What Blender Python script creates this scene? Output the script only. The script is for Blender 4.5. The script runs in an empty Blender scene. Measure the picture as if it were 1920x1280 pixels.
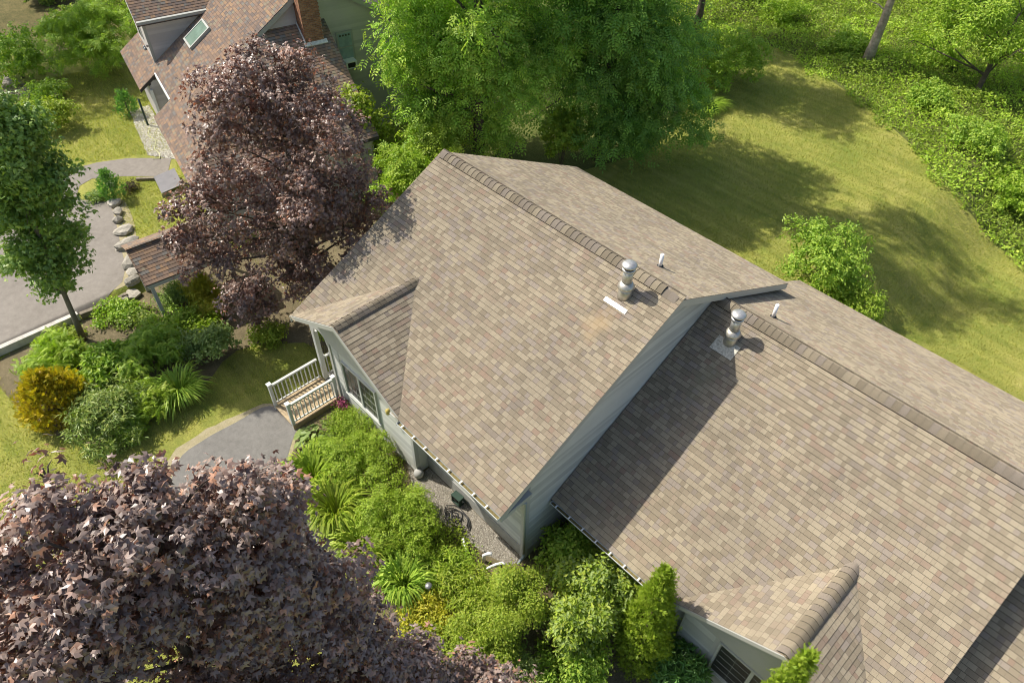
import bpy, math
import numpy as np
from mathutils import Matrix, Vector

C = bpy.context.scene.collection
scene = bpy.context.scene
rad = math.radians

# ------------------------------------------------------------------ camera
CAM_POS = (16.0066, -12.3211, 18.8841)
CAM_R = ((0.68790, 0.72572, 0.01106), (-0.52326, 0.48532, 0.70047), (-0.50297, 0.48765, -0.71360))
cam_data = bpy.data.cameras.new('camera')
cam = bpy.data.objects.new('camera', cam_data)
C.objects.link(cam)
cam_data.sensor_width = 36.0
cam_data.lens = 36.0 * 1359.84 / 1920.0
cam_data.clip_end = 2000
r_, u_, f_ = (Vector(v) for v in CAM_R)
cam.matrix_world = Matrix(((r_[0], u_[0], -f_[0], CAM_POS[0]), (r_[1], u_[1], -f_[1], CAM_POS[1]),
                           (r_[2], u_[2], -f_[2], CAM_POS[2]), (0, 0, 0, 1)))
scene.camera = cam

# ------------------------------------------------------------------ sky and sun
SUN_EL, SUN_AZ = 50.65, 21.0            # travel direction of the light measured from +X towards +Y
world = bpy.data.worlds.new('World')
scene.world = world
world.use_nodes = True
wn = world.node_tree
bg = wn.nodes['Background']
sky = wn.nodes.new('ShaderNodeTexSky')
sky.sky_type = 'NISHITA'
sky.sun_disc = False
sky.dust_density = 2.5
sky.ozone_density = 0.5
sky.sun_elevation = rad(SUN_EL)
tox, toy = -math.cos(rad(SUN_AZ)), -math.sin(rad(SUN_AZ))
sky.sun_rotation = math.atan2(tox, toy) % (2 * math.pi)
wn.links.new(sky.outputs[0], bg.inputs[0])
bg.inputs[1].default_value = 0.125
sun_data = bpy.data.lights.new('sun', 'SUN')
sun_data.energy = 4.6
sun_data.angle = rad(0.55)
sun_data.color = (1.0, 0.945, 0.85)
sun = bpy.data.objects.new('sun', sun_data)
C.objects.link(sun)
ce, se = math.cos(rad(SUN_EL)), math.sin(rad(SUN_EL))
sun.rotation_euler = Vector((math.cos(rad(SUN_AZ)) * ce, math.sin(rad(SUN_AZ)) * ce, -se)).to_track_quat('-Z', 'Y').to_euler()
scene.view_settings.view_transform = 'Standard'
scene.view_settings.look = 'None'
scene.view_settings.gamma = 1.0
scene.view_settings.exposure = 0.50
scene.cycles.use_denoising = True
scene.cycles.filter_width = 1.0
scene.cycles.max_bounces = 7
scene.cycles.transparent_max_bounces = 4

# ------------------------------------------------------------------ materials
def lin(c):
    return tuple((v / 12.92 if v <= 0.04045 else ((v + 0.055) / 1.055) ** 2.4) for v in c)

MATS = {}
def new_mat(name):
    m = bpy.data.materials.new(name)
    m.use_nodes = True
    MATS[name] = m
    nt = m.node_tree
    return m, nt, nt.nodes['Principled BSDF'], nt.nodes['Material Output']

def noise_node(nt, scale, detail=4, rough=0.6, coord='Object', dims=None):
    tc = nt.nodes.new('ShaderNodeTexCoord')
    n = nt.nodes.new('ShaderNodeTexNoise')
    n.inputs['Scale'].default_value = scale
    n.inputs['Detail'].default_value = detail
    n.inputs['Roughness'].default_value = rough
    nt.links.new(tc.outputs[coord], n.inputs['Vector'])
    return n

def ramp(nt, src, stops):
    r = nt.nodes.new('ShaderNodeValToRGB')
    el = r.color_ramp.elements
    while len(el) < len(stops):
        el.new(0.5)
    for e, (p, c) in zip(el, stops):
        e.position = p
        e.color = (*c, 1)
    nt.links.new(src, r.inputs[0])
    return r

def mixc(nt, a, b, fac, mode='MIX'):
    m = nt.nodes.new('ShaderNodeMix')
    m.data_type = 'RGBA'
    m.blend_type = mode
    for sock, v in ((m.inputs[6], a), (m.inputs[7], b)):
        if isinstance(v, tuple):
            sock.default_value = (*v, 1)
        else:
            nt.links.new(v, sock)
    if isinstance(fac, (int, float)):
        m.inputs[0].default_value = fac
    else:
        nt.links.new(fac, m.inputs[0])
    return m.outputs[2]

def bump(nt, src, dist, strength, bsdf):
    b = nt.nodes.new('ShaderNodeBump')
    b.inputs['Distance'].default_value = dist
    b.inputs['Strength'].default_value = strength
    nt.links.new(src, b.inputs['Height'])
    nt.links.new(b.outputs[0], bsdf.inputs['Normal'])

def paint(name, col, rough=0.55, var=0.12, scale=3.0, metallic=0.0, spec=0.4, coord='Object', bump_d=0.0, board_var=0.0):
    m, nt, b, o = new_mat(name)
    n = noise_node(nt, scale, 5, 0.65, coord)
    dark = tuple(v * (1 - var) for v in col)
    lite = tuple(min(1, v * (1 + var)) for v in col)
    r = ramp(nt, n.outputs[0], [(0.3, dark), (0.7, lite)])
    cout = r.outputs[0]
    if board_var:                         # each board weathered a little differently
        oi = nt.nodes.new('ShaderNodeObjectInfo')
        rb = ramp(nt, oi.outputs['Random'], [(0.0, (1 - board_var,) * 3), (1.0, (1 + board_var,) * 3)])
        cout = mixc(nt, cout, rb.outputs[0], 1.0, 'MULTIPLY')
    nt.links.new(cout, b.inputs['Base Color'])
    b.inputs['Roughness'].default_value = rough
    b.inputs['Metallic'].default_value = metallic
    b.inputs['Specular IOR Level'].default_value = spec
    if bump_d:
        n2 = noise_node(nt, scale * 8, 3, 0.6, coord)
        bump(nt, n2.outputs[0], bump_d, 0.7, b)
    return m

def tint_mat(name, rough=0.8, spec=0.3, grain=0.25, gscale=180.0, translucent=0.0, tgain=(1.2, 1.3, 0.6), patch=0.0, droughness=0.0, stains=()):
    """base colour from the mesh's own per-face tint, with fine grain"""
    m, nt, b, o = new_mat(name)
    at = nt.nodes.new('ShaderNodeAttribute')
    at.attribute_name = 'tint'
    col = at.outputs['Color']
    if grain:
        n = noise_node(nt, gscale, 2, 0.7)
        r = ramp(nt, n.outputs[0], [(0.25, (1 - grain,) * 3), (0.75, (1 + grain * 0.6,) * 3)])
        col = mixc(nt, col, r.outputs[0], 1.0, 'MULTIPLY')
    if patch:
        tc = nt.nodes.new('ShaderNodeNewGeometry')
        n = nt.nodes.new('ShaderNodeTexNoise')
        n.inputs['Scale'].default_value = 0.55
        n.inputs['Detail'].default_value = 5
        n.inputs['Roughness'].default_value = 0.6
        nt.links.new(tc.outputs['Position'], n.inputs['Vector'])
        r = ramp(nt, n.outputs[0], [(0.32, (1 - patch,) * 3), (0.62, (1.04, 1.03, 1.0))])
        col = mixc(nt, col, r.outputs[0], 1.0, 'MULTIPLY')
    for (cx, cy, cz, sx, sy, colr, amt) in stains:
        g = nt.nodes.new('ShaderNodeNewGeometry')
        mp = nt.nodes.new('ShaderNodeMapping')
        mp.vector_type = 'TEXTURE'
        mp.inputs['Location'].default_value = (cx, cy, cz)
        mp.inputs['Scale'].default_value = (sx, sy, 3.0)
        nt.links.new(g.outputs['Position'], mp.inputs['Vector'])
        ln = nt.nodes.new('ShaderNodeVectorMath')
        ln.operation = 'LENGTH'
        nt.links.new(mp.outputs[0], ln.inputs[0])
        ns = nt.nodes.new('ShaderNodeTexNoise')
        ns.inputs['Scale'].default_value = 2.2
        ns.inputs['Detail'].default_value = 5
        nt.links.new(g.outputs['Position'], ns.inputs['Vector'])
        ad = nt.nodes.new('ShaderNodeMath')
        ad.operation = 'MULTIPLY_ADD'
        ad.inputs[1].default_value = 1.1
        nt.links.new(ns.outputs[0], ad.inputs[0])
        nt.links.new(ln.outputs['Value'], ad.inputs[2])
        rr = ramp(nt, ad.outputs[0], [(0.55, (amt,) * 3), (1.0, (0, 0, 0))])
        col = mixc(nt, col, colr, rr.outputs[0])
    nt.links.new(col, b.inputs['Base Color'])
    b.inputs['Roughness'].default_value = rough
    b.inputs['Specular IOR Level'].default_value = spec
    b.inputs['Diffuse Roughness'].default_value = droughness
    if translucent:
        t = nt.nodes.new('ShaderNodeBsdfTranslucent')
        c2 = mixc(nt, col, tgain, 1.0, 'MULTIPLY')
        nt.links.new(c2, t.inputs[0])
        mx = nt.nodes.new('ShaderNodeMixShader')
        mx.inputs[0].default_value = translucent
        nt.links.new(b.outputs[0], mx.inputs[1])
        nt.links.new(t.outputs[0], mx.inputs[2])
        nt.links.new(mx.outputs[0], o.inputs[0])
    return m

M_SHINGLE = tint_mat('asphalt_shingle', 0.92, 0.2, 0.30, 120.0, patch=0.15, droughness=0.45,
                     stains=((8.0, -1.6, 6.0, 0.9, 1.6, (0.40, 0.29, 0.16), 0.6), (10.3, 0.3, 4.5, 0.75, 1.5, (0.22, 0.21, 0.13), 0.6)))
M_LEAF = tint_mat('leaf', 0.50, 0.35, 0.0, translucent=0.35, tgain=(1.25, 1.4, 0.55))
M_LEAF_GLOSS = tint_mat('glossy_leaf', 0.42, 0.45, 0.0, translucent=0.22, tgain=(1.2, 1.4, 0.5))
M_PURPLE = tint_mat('purple_leaf', 0.40, 0.6, 0.0, translucent=0.16, tgain=(1.5, 0.7, 0.55))
M_STONE = tint_mat('field_stone', 0.9, 0.2, 0.35, 14.0)
M_PETAL = tint_mat('petal', 0.6, 0.2, 0.0, translucent=0.2, tgain=(1, 1, 1))
M_DECK_FELT = paint('roof_felt', (0.06, 0.052, 0.045), 0.95)
M_SIDING = paint('grey_siding', (0.50, 0.50, 0.45), 0.6, 0.05, 1.5, board_var=0.16)
M_TRIM = paint('grey_trim', (0.44, 0.44, 0.40), 0.5, 0.04, 1.5)
M_PANEL = paint('gable_panel', (0.46, 0.455, 0.42), 0.6, 0.04, 1.0)
M_N_SIDING = paint('neighbour_siding', (0.46, 0.43, 0.41), 0.6, 0.06, 1.5, board_var=0.12)
M_N_TRIM = paint('neighbour_trim', (0.33, 0.34, 0.31), 0.55, 0.05, 1.5)
M_WHITE = paint('white_paint', (0.74, 0.74, 0.71), 0.45, 0.05, 2.0)
M_PVC = paint('white_plastic_pipe', (0.80, 0.80, 0.79), 0.35, 0.03, 4.0)
M_RAIL = paint('rail_paint', (0.50, 0.51, 0.47), 0.5, 0.08, 5.0)
M_DECK = paint('deck_wood', (0.38, 0.29, 0.17), 0.7, 0.3, 9.0)
M_PORCH = paint('porch_floor', (0.30, 0.29, 0.26), 0.7, 0.15, 6.0)
M_FOUND = paint('concrete', (0.36, 0.355, 0.33), 0.85, 0.14, 4.0, bump_d=0.004)
M_GUTTER = paint('gutter_enamel', (0.55, 0.57, 0.55), 0.35, 0.06, 3.0)
M_DOWNSPOUT = paint('downspout_enamel', (0.34, 0.39, 0.41), 0.35, 0.05, 3.0)
M_LITTER = paint('gutter_litter', (0.16, 0.13, 0.05), 0.95, 0.5, 22.0)
M_STEEL = paint('stainless_flue', (0.50, 0.49, 0.46), 0.48, 0.28, 11.0, metallic=0.8)
M_STEEL_DULL = paint('weathered_flue', (0.46, 0.43, 0.37), 0.42, 0.25, 12.0, metallic=0.75)
M_FLASH = paint('bright_flashing', (0.66, 0.65, 0.60), 0.45, 0.22, 9.0, metallic=0.1)
M_FLASH_OLD = paint('lichen_flashing', (0.46, 0.44, 0.36), 0.75, 0.45, 16.0)
M_BLACK = paint('black_rubber', (0.018, 0.018, 0.018), 0.5, 0.2, 8.0)
M_DARKVENT = paint('dark_vent', (0.02, 0.018, 0.016), 0.8, 0.2, 8.0)
M_BARK = paint('bark', (0.115, 0.09, 0.066), 0.95, 0.45, 7.0, bump_d=0.03)
M_BARK_PALE = paint('pale_bark', (0.42, 0.34, 0.27), 0.95, 0.45, 4.0, bump_d=0.04)
M_TRUNK_YOUNG = paint('young_bark', (0.20, 0.165, 0.12), 0.9, 0.25, 9.0, bump_d=0.01)
M_MORTAR = paint('mortar', (0.30, 0.27, 0.23), 0.95, 0.2, 12.0)
M_CURTAIN = paint('curtain_glass', (0.28, 0.36, 0.37), 0.08, 0.25, 2.5, spec=0.6)
M_GREENBIN = paint('green_plastic', (0.02, 0.045, 0.03), 0.45, 0.15, 5.0)
M_KERB = paint('concrete_kerb', (0.48, 0.45, 0.39), 0.9, 0.3, 3.0, bump_d=0.01)
M_TIMBER = paint('old_timber', (0.19, 0.16, 0.115), 0.9, 0.35, 6.0, bump_d=0.008)
M_CORR = paint('corrugated_sheet', (0.42, 0.40, 0.39), 0.5, 0.12, 3.0)
M_HOSE = paint('pale_hose', (0.52, 0.52, 0.28), 0.5, 0.1, 3.0)
M_BRASS = paint('yellowed_metal', (0.45, 0.36, 0.10), 0.45, 0.3, 10.0)
M_GREY_METAL = paint('grey_metal', (0.25, 0.25, 0.25), 0.4, 0.1, 6.0, metallic=0.6)

def glass_mat(name, col, rough=0.06):
    m, nt, b, o = new_mat(name)
    n = noise_node(nt, 1.3, 2)
    r = ramp(nt, n.outputs[0], [(0.35, tuple(v * 0.7 for v in col)), (0.7, col)])
    nt.links.new(r.outputs[0], b.inputs['Base Color'])
    b.inputs['Roughness'].default_value = rough
    b.inputs['Specular IOR Level'].default_value = 0.7
    return m
M_GLASS = glass_mat('dark_glass', (0.045, 0.047, 0.045), 0.28)
M_SKYLIGHT = glass_mat('skylight_glass', (0.20, 0.29, 0.23), 0.10)

def ground_mat(name, stops1, s1, stops2, s2, mixf=0.5, fine=40.0, finev=0.3, bump_d=0.02, rough=0.95, streak=0.0):
    m, nt, b, o = new_mat(name)
    a = ramp(nt, noise_node(nt, s1, 6, 0.62).outputs[0], stops1)
    c = ramp(nt, noise_node(nt, s2, 5, 0.7).outputs[0], stops2)
    col = mixc(nt, a.outputs[0], c.outputs[0], mixf)
    nf = noise_node(nt, fine, 4, 0.75)
    r = ramp(nt, nf.outputs[0], [(0.25, (1 - finev,) * 3), (0.75, (1 + finev * 0.8,) * 3)])
    col = mixc(nt, col, r.outputs[0], 1.0, 'MULTIPLY')
    if streak:                            # mower passes
        tc = nt.nodes.new('ShaderNodeTexCoord')
        mp = nt.nodes.new('ShaderNodeMapping')
        mp.inputs['Rotation'].default_value = (0, 0, rad(24))
        mp.inputs['Scale'].default_value = (0.12, 1.6, 1)
        nt.links.new(tc.outputs['Object'], mp.inputs['Vector'])
        ns = nt.nodes.new('ShaderNodeTexNoise')
        ns.inputs['Scale'].default_value = 1.3
        ns.inputs['Detail'].default_value = 6
        ns.inputs['Roughness'].default_value = 0.7
        nt.links.new(mp.outputs[0], ns.inputs['Vector'])
        rs_ = ramp(nt, ns.outputs[0], [(0.3, (1 - streak, 1 - streak * 0.8, 1 - streak)), (0.7, (1 + streak * 0.7, 1 + streak * 0.6, 1 + streak * 0.6))])
        col = mixc(nt, col, rs_.outputs[0], 1.0, 'MULTIPLY')
    nt.links.new(col, b.inputs['Base Color'])
    b.inputs['Roughness'].default_value = rough
    b.inputs['Specular IOR Level'].default_value = 0.15
    if bump_d:
        bump(nt, nf.outputs[0], bump_d, 0.9, b)
    return m
M_LAWN = ground_mat('lawn', [(0.34, (0.205, 0.26, 0.048)), (0.54, (0.36, 0.35, 0.085)), (0.76, (0.55, 0.46, 0.17))], 0.35,
                    [(0.3, (0.19, 0.25, 0.038)), (0.62, (0.37, 0.35, 0.088)), (0.82, (0.54, 0.45, 0.17))], 1.7, 0.5, 24.0, 0.62, 0.07, streak=0.35)
M_ASPHALT = ground_mat('asphalt', [(0.3, (0.19, 0.168, 0.142)), (0.7, (0.265, 0.238, 0.205))], 0.5,
                       [(0.3, (0.175, 0.157, 0.134)), (0.7, (0.275, 0.25, 0.215))], 4.0, 0.5, 60.0, 0.3, 0.004)
M_WALK = ground_mat('walkway_asphalt', [(0.3, (0.155, 0.147, 0.132)), (0.7, (0.215, 0.205, 0.185))], 0.8,
                    [(0.3, (0.135, 0.13, 0.118)), (0.7, (0.24, 0.228, 0.205))], 5.0, 0.5, 55.0, 0.3, 0.004)
M_MULCH = ground_mat('mulch', [(0.3, (0.115, 0.092, 0.055)), (0.7, (0.26, 0.205, 0.125))], 2.0,
                     [(0.3, (0.085, 0.09, 0.036)), (0.7, (0.28, 0.22, 0.135))], 9.0, 0.5, 40.0, 0.6, 0.04)
M_SAND = ground_mat('sandy_edge', [(0.3, (0.30, 0.25, 0.15)), (0.7, (0.42, 0.36, 0.24))], 1.0,
                    [(0.3, (0.24, 0.23, 0.09)), (0.7, (0.42, 0.36, 0.24))], 5.0, 0.5, 40.0, 0.4, 0.02)
M_WOODFLOOR = ground_mat('wood_floor', [(0.3, (0.08, 0.11, 0.025)), (0.7, (0.17, 0.19, 0.05))], 0.4,
                         [(0.3, (0.075, 0.10, 0.022)), (0.7, (0.20, 0.20, 0.06))], 2.5, 0.5, 20.0, 0.6, 0.08)
M_FOREST = ground_mat('leaf_litter', [(0.3, (0.07, 0.07, 0.025)), (0.7, (0.17, 0.14, 0.06))], 0.5,
                      [(0.3, (0.06, 0.07, 0.02)), (0.7, (0.24, 0.19, 0.08))], 3.0, 0.5, 14.0, 0.6, 0.08)
M_GRAVEL = tint_mat('gravel_stone', 0.9, 0.2, 0.2, 20.0)
M_GRAVEL_BED = ground_mat('gravel_bed', [(0.3, (0.20, 0.18, 0.15)), (0.7, (0.34, 0.31, 0.26))], 8.0,
                          [(0.3, (0.15, 0.135, 0.11)), (0.7, (0.38, 0.35, 0.29))], 40.0, 0.6, 90.0, 0.5, 0.02)

# ------------------------------------------------------------------ mesh helpers
def mesh_np(name, V, F, mat, tint=None, smooth=False):
    """V (n,3); F list of (m,k) int arrays; tint (faces,3)"""
    if not isinstance(F, (list, tuple)):
        F = [F]
    V = np.asarray(V, np.float32)
    me = bpy.data.meshes.new(name)
    me.vertices.add(len(V))
    me.vertices.foreach_set('co', V.ravel())
    li = np.concatenate([np.asarray(f, np.int32).ravel() for f in F])
    tot = np.concatenate([np.full(len(f), f.shape[1], np.int32) for f in F])
    st = np.concatenate([[0], np.cumsum(tot)[:-1]]).astype(np.int32)
    me.loops.add(len(li))
    me.loops.foreach_set('vertex_index', li)
    me.polygons.add(len(tot))
    me.polygons.foreach_set('loop_start', st)
    me.polygons.foreach_set('loop_total', tot)
    me.polygons.foreach_set('use_smooth', np.full(len(tot), bool(smooth)))
    me.update(calc_edges=True)
    if tint is not None:
        a = me.attributes.new('tint', 'FLOAT_COLOR', 'FACE')
        t = np.ones((len(tot), 4), np.float32)
        t[:, :3] = tint
        a.data.foreach_set('color', t.ravel())
    me.materials.append(mat)
    return me

def add(name, me, parent=None, **props):
    o = bpy.data.objects.new(name, me)
    C.objects.link(o)
    o.parent = parent
    for k, v in props.items():
        o[k] = v
    return o

class MB:
    """collects plain solids into one mesh"""
    def __init__(s):
        s.v, s.f = [], []
    def raw(s, v, f):
        n = len(s.v)
        s.v += [tuple(p) for p in v]
        s.f += [tuple(i + n for i in q) for q in f]
        return s
    def box(s, x0, x1, y0, y1, z0, z1):
        return s.raw([(x0, y0, z0), (x1, y0, z0), (x1, y1, z0), (x0, y1, z0), (x0, y0, z1), (x1, y0, z1), (x1, y1, z1), (x0, y1, z1)],
                     [(0, 3, 2, 1), (4, 5, 6, 7), (0, 1, 5, 4), (1, 2, 6, 5), (2, 3, 7, 6), (3, 0, 4, 7)])
    def prism(s, poly, axis, a, b):
        """poly: 2D points in the plane of the other two axes (x,y)->(1,2) for axis 0, (0,2) for 1, (0,1) for 2"""
        def P(p, t):
            return (t, p[0], p[1]) if axis == 0 else ((p[0], t, p[1]) if axis == 1 else (p[0], p[1], t))
        n = len(poly)
        v = [P(p, a) for p in poly] + [P(p, b) for p in poly]
        f = [tuple(range(n))[::-1], tuple(range(n, 2 * n))] + [(i, (i + 1) % n, n + (i + 1) % n, n + i) for i in range(n)]
        return s.raw(v, f)
    def bar(s, p, q, w, h, up=(0, 0, 1)):
        p, q = Vector(p), Vector(q)
        d = (q - p).normalized()
        sd = d.cross(Vector(up)).normalized() * (w / 2)
        u2 = sd.cross(d).normalized() * (h / 2)
        v = []
        for o in (p, q):
            v += [o - sd - u2, o + sd - u2, o + sd + u2, o - sd + u2]
        return s.raw(v, [(3, 2, 1, 0), (4, 5, 6, 7), (0, 1, 5, 4), (1, 2, 6, 5), (2, 3, 7, 6), (3, 0, 4, 7)])
    def tube(s, pts, radii, n=8, cap=True):
        pts = [Vector(p) for p in pts]
        rings = []
        base = len(s.v)
        v, f = [], []
        ref = Vector((0.3, 0.8, 0.2))
        for i, p in enumerate(pts):
            d = (pts[min(i + 1, len(pts) - 1)] - pts[max(i - 1, 0)]).normalized()
            a = d.cross(ref)
            a = (a if a.length > 1e-3 else d.cross(Vector((1, 0, 0)))).normalized()
            b = d.cross(a).normalized()
            for k in range(n):
                t = 2 * math.pi * k / n
                v.append(p + (a * math.cos(t) + b * math.sin(t)) * radii[i])
        for i in range(len(pts) - 1):
            for k in range(n):
                f.append((i * n + k, i * n + (k + 1) % n, (i + 1) * n + (k + 1) % n, (i + 1) * n + k))
        if cap:
            f += [tuple(range(n))[::-1], tuple((len(pts) - 1) * n + k for k in range(n))]
        return s.raw(v, f)
    def lathe(s, c, prof, n=16):
        """prof: (radius, z) from bottom to top about a vertical axis through c"""
        v, f = [], []
        for r, z in prof:
            for k in range(n):
                t = 2 * math.pi * k / n
                v.append((c[0] + r * math.cos(t), c[1] + r * math.sin(t), c[2] + z))
        for i in range(len(prof) - 1):
            for k in range(n):
                f.append((i * n + k, i * n + (k + 1) % n, (i + 1) * n + (k + 1) % n, (i + 1) * n + k))
        f += [tuple(range(n))[::-1], tuple((len(prof) - 1) * n + k for k in range(n))]
        return s.raw(v, f)
    def mesh(s, name, mat, smooth=False):
        me = bpy.data.meshes.new(name)
        me.from_pydata([tuple(p) for p in s.v], [], s.f)
        me.materials.append(mat)
        if smooth:
            me.polygons.foreach_set('use_smooth', np.ones(len(me.polygons), bool))
        me.update()
        return me
    def obj(s, name, mat, parent=None, smooth=False, **props):
        return add(name, s.mesh(name, mat, smooth), parent, **props)

def thing(name, label, cat, loc=(0, 0, 0), rz=0.0, group=None):
    o = bpy.data.objects.new(name, None)
    o.empty_display_size = 0.3
    C.objects.link(o)
    o.location = loc
    o.rotation_euler = (0, 0, rz)
    o['label'] = label
    o['category'] = cat
    if group:
        o['group'] = group
    return o

def tagged(o, label, cat, group=None):
    o['label'] = label
    o['category'] = cat
    if group:
        o['group'] = group
    return o

# ------------------------------------------------------------------ terrain
def ss(a, b, x):
    t = np.clip((np.asarray(x, float) - a) / (b - a), 0, 1)
    return t * t * (3 - 2 * t)
def gz(x):
    return -1.5 * ss(8.8, 13.0, x) + 0.25 * (1 - ss(-9.5, -9.1, x))
XL = sorted(set([-160, -110, -70, -45, -30, -20, -14, -10] + list(np.round(np.arange(-9.6, -9.0, 0.05), 3)) + [-9.0, -7, -5, -3, -1, 1, 3, 5, 7] +
                list(np.round(np.arange(8.6, 13.2, 0.2), 3)) + [13.4, 15, 18, 22, 28, 36, 50, 80, 130, 180]))
YL = [-160, -90, -50, -30, -20, -10, 0, 10, 20, 30, 40, 50, 70, 100, 160, 240]
def grid_mesh(name, xs, ys, mat, dz=0.0):
    xs = np.array(xs, float)
    ys = np.array(ys, float)
    X, Y = np.meshgrid(xs, ys, indexing='ij')
    V = np.stack([X, Y, gz(X) + dz], -1).reshape(-1, 3)
    m = len(ys)
    i, j = np.meshgrid(np.arange(len(xs) - 1), np.arange(m - 1), indexing='ij')
    a = (i * m + j).ravel()
    return mesh_np(name, V, np.stack([a, a + m, a + m + 1, a + 1], -1), mat)
add('ground', grid_mesh('ground', XL, YL, M_LAWN), kind='structure')

import bmesh
def sheet(name, poly, mat, dz, parent=None, smooth_pts=0, jag=0.0, seed=0, **props):
    """a flat sheet that follows the terrain; outline smoothed by Catmull-Rom when asked, edge roughened by jag"""
    pts = [np.array(p, float) for p in poly]
    if smooth_pts:
        out = []
        n = len(pts)
        for i in range(n):
            p0, p1, p2, p3 = pts[i - 1], pts[i], pts[(i + 1) % n], pts[(i + 2) % n]
            for k in range(smooth_pts):
                t = k / smooth_pts
                out.append(0.5 * (2 * p1 + (p2 - p0) * t + (2 * p0 - 5 * p1 + 4 * p2 - p3) * t * t + (3 * p1 - p0 - 3 * p2 + p3) * t ** 3))
        pts = out
    if jag:
        rs = np.random.RandomState(seed)
        pts = [p + rs.uniform(-jag, jag, 2) for p in pts]
    bm = bmesh.new()
    bm.faces.new([bm.verts.new((p[0], p[1], 0)) for p in pts])
    lo, hi = min(p[0] for p in pts), max(p[0] for p in pts)
    for x in XL:
        if lo < x < hi:
            bmesh.ops.bisect_plane(bm, geom=bm.verts[:] + bm.edges[:] + bm.faces[:], plane_co=(x, 0, 0), plane_no=(1, 0, 0))
    bmesh.ops.triangulate(bm, faces=bm.faces[:])
    for v in bm.verts:
        v.co.z = float(gz(v.co.x)) + dz
    bm.normal_update()
    for f in bm.faces:
        if f.normal.z < 0:
            f.normal_flip()
    me = bpy.data.meshes.new(name)
    bm.to_mesh(me)
    bm.free()
    me.materials.append(mat)
    return add(name, me, parent, **props)

DRIVE = [(-9.32, -30), (-9.32, -13.05), (-9.25, -11.1), (-9.3, -9.3), (-9.75, -8.45), (-10.6, -7.95), (-11.67, -7.67), (-13.2, -7.2), (-14.42, -6.86),
         (-15.3, -6.66), (-15.75, -6.95), (-16.35, -7.5), (-17.0, -7.42), (-17.5, -7.12), (-17.7, -6.5), (-17.0, -5.45), (-15.6, -3.9),
         (-16.95, -3.05), (-18.3, -4.57), (-18.9, -5.8), (-19.1, -6.8), (-18.9, -7.5), (-19.2, -8.8), (-22, -10.2), (-30, -14), (-45, -22), (-45, -30)]
sheet('driveway', DRIVE, M_ASPHALT, 0.012, kind='structure')
sheet('driveway_edge', [(-9.5, -8.2), (-10.4, -7.2), (-11.6, -6.95), (-13.0, -6.6), (-14.6, -6.2), (-15.4, -6.3), (-15.4, -6.9), (-13.2, -7.4), (-11.6, -7.9), (-10.4, -8.3), (-9.6, -8.9)],
      M_SAND, 0.008, smooth_pts=3, jag=0.05, kind='structure')
sheet('neighbour_path', [(-26.2, -5.6), (-27.0, -4.6), (-29.4, -5.5), (-35, -7.0), (-40, -8.5), (-40, -11.5), (-33, -8.6), (-29, -7.0)], M_ASPHALT, 0.012, smooth_pts=3, kind='structure')
sheet('walkway_edge', [(-0.7, -7.3), (0.75, -7.1), (1.35, -7.6), (1.9, -8.25), (2.7, -8.5), (3.8, -8.6), (5.0, -8.3), (6.8, -9.0), (8.2, -9.4), (8.2, -10.3), (4.0, -11.9), (0.6, -12.0), (-0.9, -10.8), (-1.15, -9.75), (-1.0, -8.5)],
      M_SAND, 0.006, smooth_pts=4, jag=0.06, seed=2, kind='structure')
sheet('walkway', [(-0.62, -7.42), (0.62, -7.2), (1.15, -7.65), (1.75, -8.2), (2.65, -8.63), (3.64, -8.82), (4.9, -9.0), (6.8, -9.6), (6.8, -10.8), (4.0, -11.6), (1.0, -11.6), (-0.55, -10.7), (-0.8, -9.72), (-0.75, -8.6)],
      M_WALK, 0.012, smooth_pts=4, kind='structure')
sheet('garden_bed', [(0.85, -7.25), (0.85, -5.5), (4.9, -5.49), (4.9, -5.06), (9.13, -5.06), (9.13, -3.2), (13.2, -3.2), (19.5, -3.2), (19.5, -8), (14, -9), (10.5, -9.6), (8.09, -9.3), (5.4, -8.6), (3.64, -8.72), (2.65, -8.5), (1.84, -8.12)],
      M_MULCH, 0.016, kind='structure')
sheet('shrub_bed', [(-8.9, -13.4), (-7.3, -13.6), (-5.3, -13.41), (-3.27, -12.65), (-2.14, -11.59), (-2.8, -10.41), (-2.71, -8.96), (-3.7, -6.93), (-2.4, -5.0), (-1.0, -4.0), (-0.6, 3.0), (-3.0, 8.0), (-8.0, 9.0), (-9.0, 3.0), (-8.9, -4.7), (-8.95, -8.85), (-8.95, -11.23)],
      M_MULCH, 0.008, smooth_pts=3, jag=0.07, seed=4, kind='structure')
sheet('woodland_floor', [(-6.4, 22.0), (-6.6, 28.4), (-5.4, 29.6), (-3.6, 29.7), (-0.1, 28.4), (3.4, 26.7), (6.7, 24.7), (8.9, 22.6), (11.7, 22.1), (15, 21.6), (22, 18), (60, 10), (120, 60), (60, 120), (-60, 120), (-90, 60), (-60, 16), (-24, 14), (-14, 10), (-9.5, 6), (-6, 7.5), (-3.6, 10), (-2.2, 14.0), (-3.0, 18.0)],
      M_WOODFLOOR, 0.010, jag=0.2, seed=5, kind='structure')
sheet('front_woodland_floor', [(-29.5, 1.5), (-31.5, -3.2), (-36, -5.5), (-48, -7.5), (-80, -12), (-100, 10), (-50, 15), (-26, 14)], M_FOREST, 0.009, jag=0.2, seed=6, kind='structure')
sheet('gravel_strip', [(4.95, -5.10), (9.10, -5.10), (9.05, -5.5), (8.4, -5.75), (7.6, -5.9), (6.8, -6.0), (6.0, -6.05), (5.2, -5.9), (4.7, -5.68), (4.4, -5.53), (4.93, -5.51)], M_GRAVEL_BED, 0.020, kind='structure')

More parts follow.
